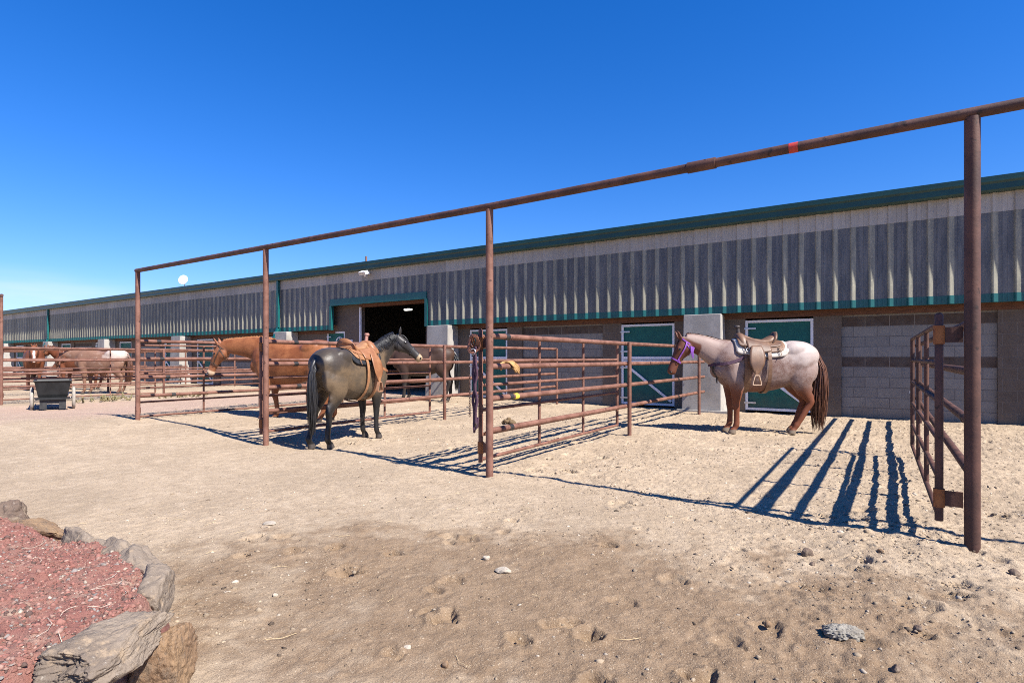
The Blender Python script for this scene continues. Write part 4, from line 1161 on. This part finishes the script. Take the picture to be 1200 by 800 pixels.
# ------------------------------------------------------------------ western saddle
def patch(mb, x0, x1, tA, tB, off, th, nx=14, ny=20, mi=0, offf=None):
    """closed leather sheet wrapped on the barrel; tA/tB(x) = limits of the angle round the barrel"""
    V = []
    fa = tA if callable(tA) else (lambda x: tA); fb = tB if callable(tB) else (lambda x: tB)
    for lay in (0,1):
        for i in range(nx+1):
            x = x0 + (x1-x0)*i/nx; a0, a1 = fa(x), fb(x)
            for j in range(ny+1):
                a = a0 + (a1-a0)*j/ny
                o = off + (offf(x, a) if offf else 0) + (th if lay else 0)
                V.append(skin_pt(x, a, o)[0])
    N = (nx+1)*(ny+1); F = []
    I = lambda l,i,j: l*N + i*(ny+1) + j
    for i in range(nx):
        for j in range(ny):
            F.append((I(1,i,j),I(1,i+1,j),I(1,i+1,j+1),I(1,i,j+1))); F.append((I(0,i,j),I(0,i,j+1),I(0,i+1,j+1),I(0,i+1,j)))
    for i in range(nx):
        F.append((I(0,i,0),I(0,i+1,0),I(1,i+1,0),I(1,i,0))); F.append((I(0,i+1,ny),I(0,i,ny),I(1,i,ny),I(1,i+1,ny)))
    for j in range(ny):
        F.append((I(0,0,j+1),I(0,0,j),I(1,0,j),I(1,0,j+1))); F.append((I(0,nx,j),I(0,nx,j+1),I(1,nx,j+1),I(1,nx,j)))
    mb.add(V, F, mi, True)
def corner(x, x0, x1, r, big, cut):
    """rounded corners for the sheet's lower edge"""
    d = min(x-x0, x1-x)
    if d >= r: return big
    k = 1 - math.sqrt(max(0, 1-((r-d)/r)**2)); return big - cut*k
def make_saddle(label, loc, heading, sc, leather, leather2, padm, pad_label, hornm, stirm, padlen=.0, breast=True, cinchm=None, body=None, slim=1.):
    s = empty('saddle', loc, heading, sc); tag(s, label, 'saddle')
    p = empty('saddle_pad', loc, heading, sc); s.scale = p.scale = (sc, sc*slim, sc); tag(p, pad_label, 'saddle pad')
    mb = MB(); x0, x1 = -.29-padlen, .50
    patch(mb, x0, x1, lambda x: -corner(x,x0,x1,.10,1.18,.16), lambda x: corner(x,x0,x1,.10,1.18,.16), .012, .022, 20, 30); mb.build('felt', padm, p)
    a, b = -.25, .44
    mb = MB(); patch(mb, a, b, lambda x: -corner(x,a,b,.16,.98,.26), lambda x: corner(x,a,b,.16,.98,.26), .040, .010, 18, 26); mb.build('skirt', leather2, s)
    # rear jockey
    a2, b2 = -.22, .02
    mb = MB(); patch(mb, a2, b2, lambda x: -corner(x,a2,b2+.2,.14,.72,.24), lambda x: corner(x,a2,b2+.2,.14,.72,.24), .056, .008, 12, 20); mb.build('rear_jockey', leather, s)
    for sd in (1,-1):
        a3, b3 = .28, .46
        mb = MB(); patch(mb, a3, b3, lambda x: sd*.38, lambda x: sd*corner(x,a3,b3,.07,.86,.16), .058, .008, 10, 8); mb.build('front_jockey', leather, s)
        # seat jockey with a dipped edge
        a4, b4 = -.02, .34
        mb = MB(); patch(mb, a4, b4, lambda x: sd*.42, lambda x: sd*(.93 + .12*math.sin(math.pi*(x-a4)/(b4-a4))), .066, .008, 12, 10); mb.build('seat_jockey', leather, s)
        # fender
        mb = MB(); pts = []
        def fcent(t): return .21 + .035*t
        V = []; n = 18
        for lay in (0,.008):
            for i in range(n+1):
                t = i/n; ang = sd*(.80 + .98*t); w = .075 + .045*math.sin(math.pi*min(1,t*1.05))**1.0*(1 if t < .75 else 1) - .055*max(0,(t-.72)/.28)
                for j in range(7):
                    x = fcent(t) + w*(j/6*2-1)
                    q, nn = skin_pt(.21 + .0*x, ang, .085 + lay + .03*t*(t<.8) + .024*(t>=.8)); q.x = x; V.append(q)
        N = (n+1)*7; F = []
        for i in range(n):
            for j in range(6):
                F.append((i*7+j,i*7+j+1,(i+1)*7+j+1,(i+1)*7+j)); F.append((N+i*7+j,N+(i+1)*7+j,N+(i+1)*7+j+1,N+i*7+j+1))
            F.append((i*7,(i+1)*7,N+(i+1)*7,N+i*7)); F.append((i*7+6,N+i*7+6,N+(i+1)*7+6,(i+1)*7+6))
        F.append(tuple(N+j for j in range(7)) + tuple(j for j in range(6,-1,-1))); F.append(tuple(n*7+j for j in range(7)) + tuple(N+n*7+j for j in range(6,-1,-1)))
        mb.add(V, F, 0, True); fd = mb.build('fender', leather, s)
        # stirrup
        c, nn = skin_pt(.21, sd*1.78, .115); c.x = .245; top = c.z + .02
        mb = MB(); mb.strap([(c.x,c.y,top+.06),(c.x,c.y,top-.02)], [(0,sd,0)]*2, .045, .012); mb.build('stirrup_leather', leather2, fd)
        st = MB(); yy = c.y + .006*sd; z1, z0 = top-.015, top-.175
        ring = [(c.x-.032,yy,z1),(c.x+.032,yy,z1),(c.x+.046,yy,z1-.04),(c.x+.068,yy,z0+.03),(c.x+.066,yy,z0+.004),(c.x+.045,yy,z0),(c.x-.045,yy,z0),(c.x-.066,yy,z0+.004),(c.x-.068,yy,z0+.03),(c.x-.046,yy,z1-.04)]
        V = []
        for off in (-.026,.026):
            for q in ring: V.append((q[0], q[1]+off, q[2]))
        cen = Vector((c.x,yy,(z0+z1)/2))
        for off in (-.026,.026):
            for q in ring:
                d = Vector((q[0],0,q[2])) - Vector((cen.x,0,cen.z)); k = 1 - .013/d.length
                V.append((cen.x+d.x*k, yy+off, cen.z+d.z*k))
        m_ = len(ring); F = []
        for i in range(m_):
            j = (i+1) % m_
            F += [(i,j,m_+j,m_+i),(2*m_+j,2*m_+i,3*m_+i,3*m_+j),(j,i,2*m_+i,2*m_+j),(m_+i,m_+j,3*m_+j,3*m_+i)]
        st.add(V, F); st.build('stirrup', stirm, fd)
        # saddle strings, rigging and billet
        for (xx, a_, L) in ((-.14,.74,.30),(-.155,.76,.24),(.37,.80,.20)):
            pts = [skin_pt(xx+.012*math.sin(k*1.3), sd*(a_+L*k/5*1.6), .075-.003*k)[0] for k in range(6)]; mb = MB(); mb.tube(pts, .0042, 5); mb.build('saddle_string', leather2, s)
        mb = MB(); pts, nr = zip(*[skin_pt(.02-.0*k, sd*(.80+.16*k), .06-.004*k) for k in range(11)]); mb.strap(pts, nr, .055, .009); mb.build('billet', leather2, s)
        mb = MB(); q, nn = skin_pt(.335, sd*1.02, .062); tt = nn.cross(Vector((1,0,0)))
        mb.tube([q + Vector((1,0,0))*.030*math.cos(a_) + tt*.030*math.sin(a_) for a_ in np.linspace(0,6.283,14,endpoint=False)], .006, 6, closed=True); mb.build('rigging_ring', M['steel'], s)
    # seat
    zt = lambda x: tor(x)[0]
    mb = MB()
    rows = []
    for x, h, w, dp in ((.335,.100,.085,.09),(.28,.088,.115,.10),(.20,.075,.150,.09),(.10,.073,.170,.085),(.0,.090,.180,.10),(-.07,.118,.175,.11),(-.115,.145,.15,.10),(-.14,.145,.12,.07)):
        rows.append((x,0,zt(x)+h-dp*.5,0,0,1,dp*.5,dp*.75,w))
    mb.loft(rows, 26, 2.6, 4); mb.build('seat', leather2, s)
    mb = MB(); V = []
    # cantle: dished board, rising behind the seat
    n = 22; zc = zt(-.11)
    for lay in (0,1):
        for i in range(n+1):
            u = -1 + 2*i/n
            for r_ in (0,.5,1):
                y = .200*u*(.93+.07*r_); hh = (.075 + .115*math.sqrt(max(0,1-(u*.93)**2)))*r_
                V.append((-.085 - .085*r_ + .05*u*u - .026*lay, y, zc + .02 - .05*u*u + hh))
    N = (n+1)*3; F = []
    for i in range(n):
        for j in range(2):
            a_ = i*3+j; F.append((a_,a_+3,a_+4,a_+1)); F.append((N+a_,N+a_+1,N+a_+4,N+a_+3))
        F.append((i*3+2,i*3+5,N+i*3+5,N+i*3+2)); F.append((i*3,N+i*3,N+i*3+3,i*3+3))
    F.append((0,1,2,N+2,N+1,N)); F.append((n*3,N+n*3,N+n*3+1,N+n*3+2,n*3+2,n*3+1))
    mb.add(V, F, 0, True); mb.build('cantle', leather, s)
    # fork with swells
    mb = MB(); zf = zt(.37) - .045
    mb.loft([(.375,-.205,zf-.07,0,0,1,.05,.06,.055),(.375,-.15,zf+.02,0,0,1,.065,.06,.068),(.385,-.08,zf+.085,0,0,1,.065,.06,.068),(.39,0,zf+.105,0,0,1,.06,.06,.062),(.385,.08,zf+.085,0,0,1,.065,.06,.068),(.375,.15,zf+.02,0,0,1,.065,.06,.068),(.375,.205,zf-.07,0,0,1,.05,.06,.055)], 18, 2.2, 4)
    mb.build('fork', leather, s)
    mb = MB(); mb.tube([(.39,0,zf+.13),(.40,0,zf+.20),(.405,0,zf+.25)], [.036,.030,.030], 14); hn = mb.build('horn', hornm, s)
    mb = MB(); mb.loft([(.405,0,zf+.235,1,0,0,.036,.036,.034),(.41,0,zf+.255,1,0,0,.048,.043,.043),(.41,0,zf+.275,1,0,0,.045,.041,.041),(.41,0,zf+.285,1,0,0,.03,.03,.03)], 18, 2, 2); mb.build('horn_cap', hornm, hn)
    # cinch
    mb = MB(); pts, nr = zip(*[skin_pt(.335, a_, .014) for a_ in np.linspace(1.05,2*math.pi-1.05,34)]); mb.strap(pts, nr, .10, .012); mb.build('cinch', cinchm or leather2, s)
    mb = MB(); pts, nr = zip(*[skin_pt(.02, a_, .018) for a_ in np.linspace(2.3,2*math.pi-2.3,24)]); mb.strap(pts, nr, .06, .01); mb.build('flank_cinch', leather2, s)
    if breast:
        from mathutils.bvhtree import BVHTree
        bme = body['me']; bvh = BVHTree.FromPolygons([v_.co.copy() for v_ in bme.vertices], [tuple(p_.vertices) for p_ in bme.polygons])
        def on_body(a_, z, off):
            o_ = Vector((.35, 0, z)); d_ = Vector((math.cos(a_), math.sin(a_), 0))
            hit = bvh.ray_cast(o_ + d_*.64, -d_)
            return (hit[0] + d_*off, d_) if hit[0] is not None else (o_ + d_*.4, d_)
        mb = MB(); pts = []; nr = []
        for k in range(29):
            u = -1+2*k/28; q, d_ = on_body(u*R(92), 1.10 + .17*u*u, .012); pts.append(q); nr.append(d_)
        mb.strap(pts, nr, .05, .008); mb.build('breast_collar', leather if breast != 'dark' else M['rope_purple'], s)
        mb = MB()
        for k in range(6):
            a_ = R(2+3*k); mb.tube([on_body(a_,1.09,.02)[0], on_body(a_,1.0,.022)[0], on_body(a_,.90,.02)[0], on_body(a_,.90,.022)[0] - Vector((0,0,.06+.02*(k%3)))], [.006,.006,.005,.003], 5)
        if breast == 'dark': mb.build('fringe', M['hair_black'], s)
    return s
M['lea_tan'] = mat_var('tan_saddle_leather', (.29,.130,.058), (.215,.088,.038), 9, .48, 0, .25, 70, .45, c3=(.22,.09,.04), s3=20)
M['lea_tan2'] = mat_var('worn_tan_leather', (.33,.17,.08), (.25,.115,.052), 9, .55, 0, .25, 70, .4, c3=(.25,.11,.05), s3=20)
M['lea_brn'] = mat_var('worn_brown_leather', (.165,.088,.048), (.105,.054,.031), 7, .5, 0, .25, 70, .5, c3=(.12,.065,.04), s3=16)
M['lea_brn2'] = mat_var('light_brown_leather', (.19,.105,.060), (.13,.068,.039), 9, .5, 0, .25, 70, .45, c3=(.15,.075,.04), s3=20)
M['pad_white'] = mat_var('white_felt', (.50,.455,.40), (.40,.35,.30), 14, .95, 0, .5, 120, .1)
M['pad_dark'] = mat_var('dark_felt', (.020,.022,.026), (.035,.035,.04), 14, .95, 0, .5, 120, .1)
M['horn_dark'] = mat_var('wrapped_dark_horn', (.035,.028,.026), (.06,.045,.04), 40, .6, 0, .4, 120)
M['horn_pink'] = mat_var('pinkish_horn_wrap', (.34,.17,.13), (.26,.12,.09), 40, .6, 0, .4, 120)
M['stir_pale'] = mat_var('pale_rawhide', (.55,.40,.28), (.46,.31,.20), 20, .5)
M['stir_brn'] = mat_var('brown_rawhide', (.36,.20,.12), (.28,.14,.08), 20, .5)
M['purple'] = mat_var('purple_webbing', (.17,.045,.30), (.23,.08,.36), 30, .7)
M['halter_brn'] = mat_var('dark_brown_strap', (.05,.028,.018), (.08,.045,.03), 30, .55)
M['halter_blk'] = mat_var('black_strap', (.012,.011,.012), (.025,.022,.022), 30, .5)

# ------------------------------------------------------------------ the animals
ST = {0:(0,0), .5:(0,0), .9:(0,0)}
def bend(f0=0., f5=0., dy=0.): return {0:(f0,dy), .14:(f0,dy), .48:(f5,dy*.6), .85:(0,0), 1.2:(0,0)}

# red roan on the right, standing square to the camera, head low at the fence
hx, hy = -1.66, 9.80
pose = dict(neck=[(.46,0,1.20),(.72,0,1.29),(.98,0,1.42),(1.25,0,1.505)], head=(.40,0,-.92), fl=bend(-.01,-.01), fr=bend(.01,.0), hl=bend(.20,.04), hr=bend(.10,.02), ear=.7)
HR = math.atan2(-.50,-.866)
ROAN = ((hx,hy,gz(hx,hy)), HR, .99)
h1, i1 = make_horse('saddled red roan horse with pale rump and purple halter, head low at the fence', *ROAN, pose, M['coat_roan'], M['hair_red'], (1.25,.115,230,.035), (-1,.13,120), M['purple'], .012, 3)
mb = MB()
for k in range(7):
    q = i1['H'](.10, -.10-.01*k, .115); mb.tube([q, q+Vector((.004*k,.02,-.08)), q+Vector((-.01+.004*k,.022,-.15-.02*(k%3)))], [.009,.008,.004], 6)
mb.build('halter_tassel', M['purple'], h1)
make_saddle('worn brown western saddle with dark wrapped horn on the red roan horse', *ROAN, M['lea_brn'], M['lea_brn2'], M['pad_white'], 'white felt saddle pad under the brown saddle on the red roan', M['horn_dark'], M['stir_pale'], 0, 'dark', None, i1)

# dark horse seen from behind, head up over the fence
pose = dict(neck=[(.46,0,1.22),(.70,-.02,1.37),(.90,-.07,1.55),(1.02,-.20,1.68)], head=(.46,-.66,-.66), fl=bend(.02,0,.02), fr=bend(.0,.0,-.02), hl=bend(-.16,.03), hr=bend(-.06,.03), ear=1.0)
DARK = ((-6.42,5.50,gz(-6.4,5.5)), R(102), .905)
h2, i2 = make_horse('dark smoky brown horse with tan saddle seen from behind, head raised over the fence', *DARK, pose, M['coat_dark'], M['hair_black'], (1.08,.055,170,.045), (-1,.24,190), M['halter_blk'], .012, 11, None, .90)
make_saddle('tan orange western saddle on the dark horse at the fence', *DARK, M['lea_tan'], M['lea_tan2'], M['pad_dark'], 'dark felt saddle pad under the tan saddle on the dark horse', M['horn_pink'], M['stir_brn'], .03, True, None, i2, .90)

# chestnut behind the left fence
pose = dict(neck=[(.46,0,1.22),(.72,0,1.33),(1.08,.0,1.375),(1.44,.02,1.385)], head=(.44,.04,-.9), fl=bend(.05,.0), fr=bend(-.05,0), hl=bend(.05,0), hr=bend(-.05,0))
h3, i3 = make_horse('bright chestnut horse with pale muzzle and dark halter behind the left fence', (-9.10,6.48,gz(-9.2,6.4)-.03), math.atan2(-.42,-.91), 1.0, pose, M['coat_ches'], M['hair_ches'], (1.0,.07,130,.05), (-1,.18,120), M['halter_brn'], .014, 21)
# dark bay standing by the barn doorway
pose = dict(neck=[(.46,0,1.2),(.74,.0,1.25),(1.0,.02,1.28),(1.22,.04,1.27)], head=(.62,.05,-.78), fl=bend(.03,.0), fr=bend(-.05,0), hl=bend(.05,0), hr=bend(-.03,0))
make_horse('dark bay horse standing in shade beside the barn doorway pillar', (-10.05,11.0,gz(-10,11)), math.atan2(-.5,-.86), .97, pose, M['coat_bay'], M['hair_black'], (1.0,.06,110,.05), (-1,.18,90), None, .02, 31)
# far left group
pose = dict(neck=[(.46,0,1.2),(.74,.0,1.27),(1.0,.0,1.30),(1.22,.0,1.30)], head=(.62,0,-.78), fl=bend(.0,.0), fr=bend(-.04,0), hl=bend(.0,0), hr=bend(.05,0))
make_horse('pale pinkish roan horse with whitish rump beyond the far left fence', (-20.95,7.85,gz(-20.9,7.85)), math.atan2(-.60,-.80), .95, pose, M['coat_pale'], M['hair_red'], (1.0,.07,100,.05), (-1,.18,80), M['halter_brn'], .022, 41)
pose = dict(neck=[(.46,0,1.2),(.74,.0,1.3),(.98,.0,1.42),(1.16,.0,1.46)], head=(.55,0,-.84), fl=bend(.0,.0), fr=bend(-.04,0), hl=bend(.0,0), hr=bend(.05,0))
make_horse('sorrel horse with a white blaze facing the camera behind the black cart', (-25.2,7.35,gz(-25,7.3)), math.atan2(-.2,1.)*0 + math.atan2(-.28,.96), 1.0, pose, M['coat_sorrel'], M['hair_red'], (1.0,.07,90,.05), (1,.18,70), None, .024, 51)
make_horse('plain red sorrel horse between the blazed sorrel and the pale roan', (-24.0,8.3,gz(-24,8)), math.atan2(-.55,-.83), .98, dict(pose, head=(.8,0,-.6)), M['coat_sorrel'], M['hair_red'], (1.0,.07,90,.05), (1,.18,70), M['halter_brn'], .024, 61)

# ------------------------------------------------------------------ camera, light, sky
cam = bpy.data.cameras.new('camera'); co_ = bpy.data.objects.new('camera', cam); COL.objects.link(co_)
cam.sensor_width = 36; cam.lens = 36*663/1200; cam.shift_y = 19/1200; cam.clip_end = 4000; cam.clip_start = .05
co_.location = (0,0,ZCAM); co_.rotation_euler = (R(90),0,YAW)
scn.camera = co_
EL, AZ = R(47.3), R(7.0)          # sun stands to +x, a little towards the camera side
sd_ = Vector((math.cos(EL)*math.cos(AZ), -math.cos(EL)*math.sin(AZ), math.sin(EL)))
sun = bpy.data.lights.new('sun','SUN'); so = bpy.data.objects.new('sun', sun); COL.objects.link(so)
sun.energy = 5.0; sun.angle = R(.53); sun.color = (1,.955,.88)
so.rotation_euler = sd_.to_track_quat('Z','Y').to_euler()
w = bpy.data.worlds.new('World'); scn.world = w; w.use_nodes = True
nt = w.node_tree; bg = nt.nodes['Background']
sky = nt.nodes.new('ShaderNodeTexSky'); sky.sky_type = 'NISHITA'; sky.sun_disc = False
sky.sun_elevation = EL; sky.sun_rotation = math.atan2(sd_.x, sd_.y)
sky.altitude = 300; sky.air_density = 1.25; sky.dust_density = .2; sky.ozone_density = 3.5
hs = nt.nodes.new('ShaderNodeHueSaturation'); hs.inputs['Saturation'].default_value = 1.2
tint = nt.nodes.new('ShaderNodeMix'); tint.data_type = 'RGBA'; tint.blend_type = 'MULTIPLY'; tint.inputs[0].default_value = 1; tint.inputs[7].default_value = (.84,.965,1.42,1)
nt.links.new(sky.outputs[0], tint.inputs[6]); nt.links.new(tint.outputs[2], hs.inputs['Color'])
# one faint streak of cirrus low over the left end of the barn
tc = nt.nodes.new('ShaderNodeTexCoord'); mp = nt.nodes.new('ShaderNodeMapping'); mp.inputs['Scale'].default_value = (3,3,26)
nt.links.new(tc.outputs['Generated'], mp.inputs[0])
nz = nt.nodes.new('ShaderNodeTexNoise'); nz.inputs['Scale'].default_value = 1.6; nz.inputs['Detail'].default_value = 5; nt.links.new(mp.outputs[0], nz.inputs['Vector'])
dt = nt.nodes.new('ShaderNodeVectorMath'); dt.operation = 'DISTANCE'; 
def dirpx(px, py):
    v_ = Vector(((CY*(px-600)/663 - SY), (SY*(px-600)/663 + CY), (419-py)/663)); return v_.normalized()
dt.inputs[1].default_value = dirpx(40,347)
mp2 = nt.nodes.new('ShaderNodeVectorMath'); mp2.operation = 'MULTIPLY'; mp2.inputs[1].default_value = (1,1,5)
nt.links.new(tc.outputs['Generated'], mp2.inputs[0]); nt.links.new(mp2.outputs[0], dt.inputs[0]); dd_ = dirpx(40,347); dt.inputs[1].default_value = (dd_.x,dd_.y,dd_.z*5)
r1 = nt.nodes.new('ShaderNodeMapRange'); r1.inputs['From Min'].default_value = .22; r1.inputs['From Max'].default_value = .03; nt.links.new(dt.outputs['Value'], r1.inputs['Value'])
r2 = nt.nodes.new('ShaderNodeMapRange'); r2.inputs['From Min'].default_value = .35; r2.inputs['From Max'].default_value = .7; nt.links.new(nz.outputs['Fac'], r2.inputs['Value'])
ml = nt.nodes.new('ShaderNodeMath'); ml.operation = 'MULTIPLY'; nt.links.new(r1.outputs[0], ml.inputs[0]); nt.links.new(r2.outputs[0], ml.inputs[1])
ml2 = nt.nodes.new('ShaderNodeMath'); ml2.operation = 'MULTIPLY'; ml2.inputs[1].default_value = .36; nt.links.new(ml.outputs[0], ml2.inputs[0])
mxs = nt.nodes.new('ShaderNodeMix'); mxs.data_type = 'RGBA'; mxs.inputs[7].default_value = (7.5,8,8.6,1)
nt.links.new(ml2.outputs[0], mxs.inputs[0]); nt.links.new(hs.outputs[0], mxs.inputs[6]); nt.links.new(mxs.outputs[2], bg.inputs['Color'])
bg.inputs['Strength'].default_value = .060
vs = scn.view_settings; vs.view_transform = 'Standard'; vs.look = 'None'; vs.exposure = 1.12
scn.cycles.use_denoising = False; scn.cycles.filter_width = 1.0; vs.gamma = 1; vs.use_curve_mapping = False
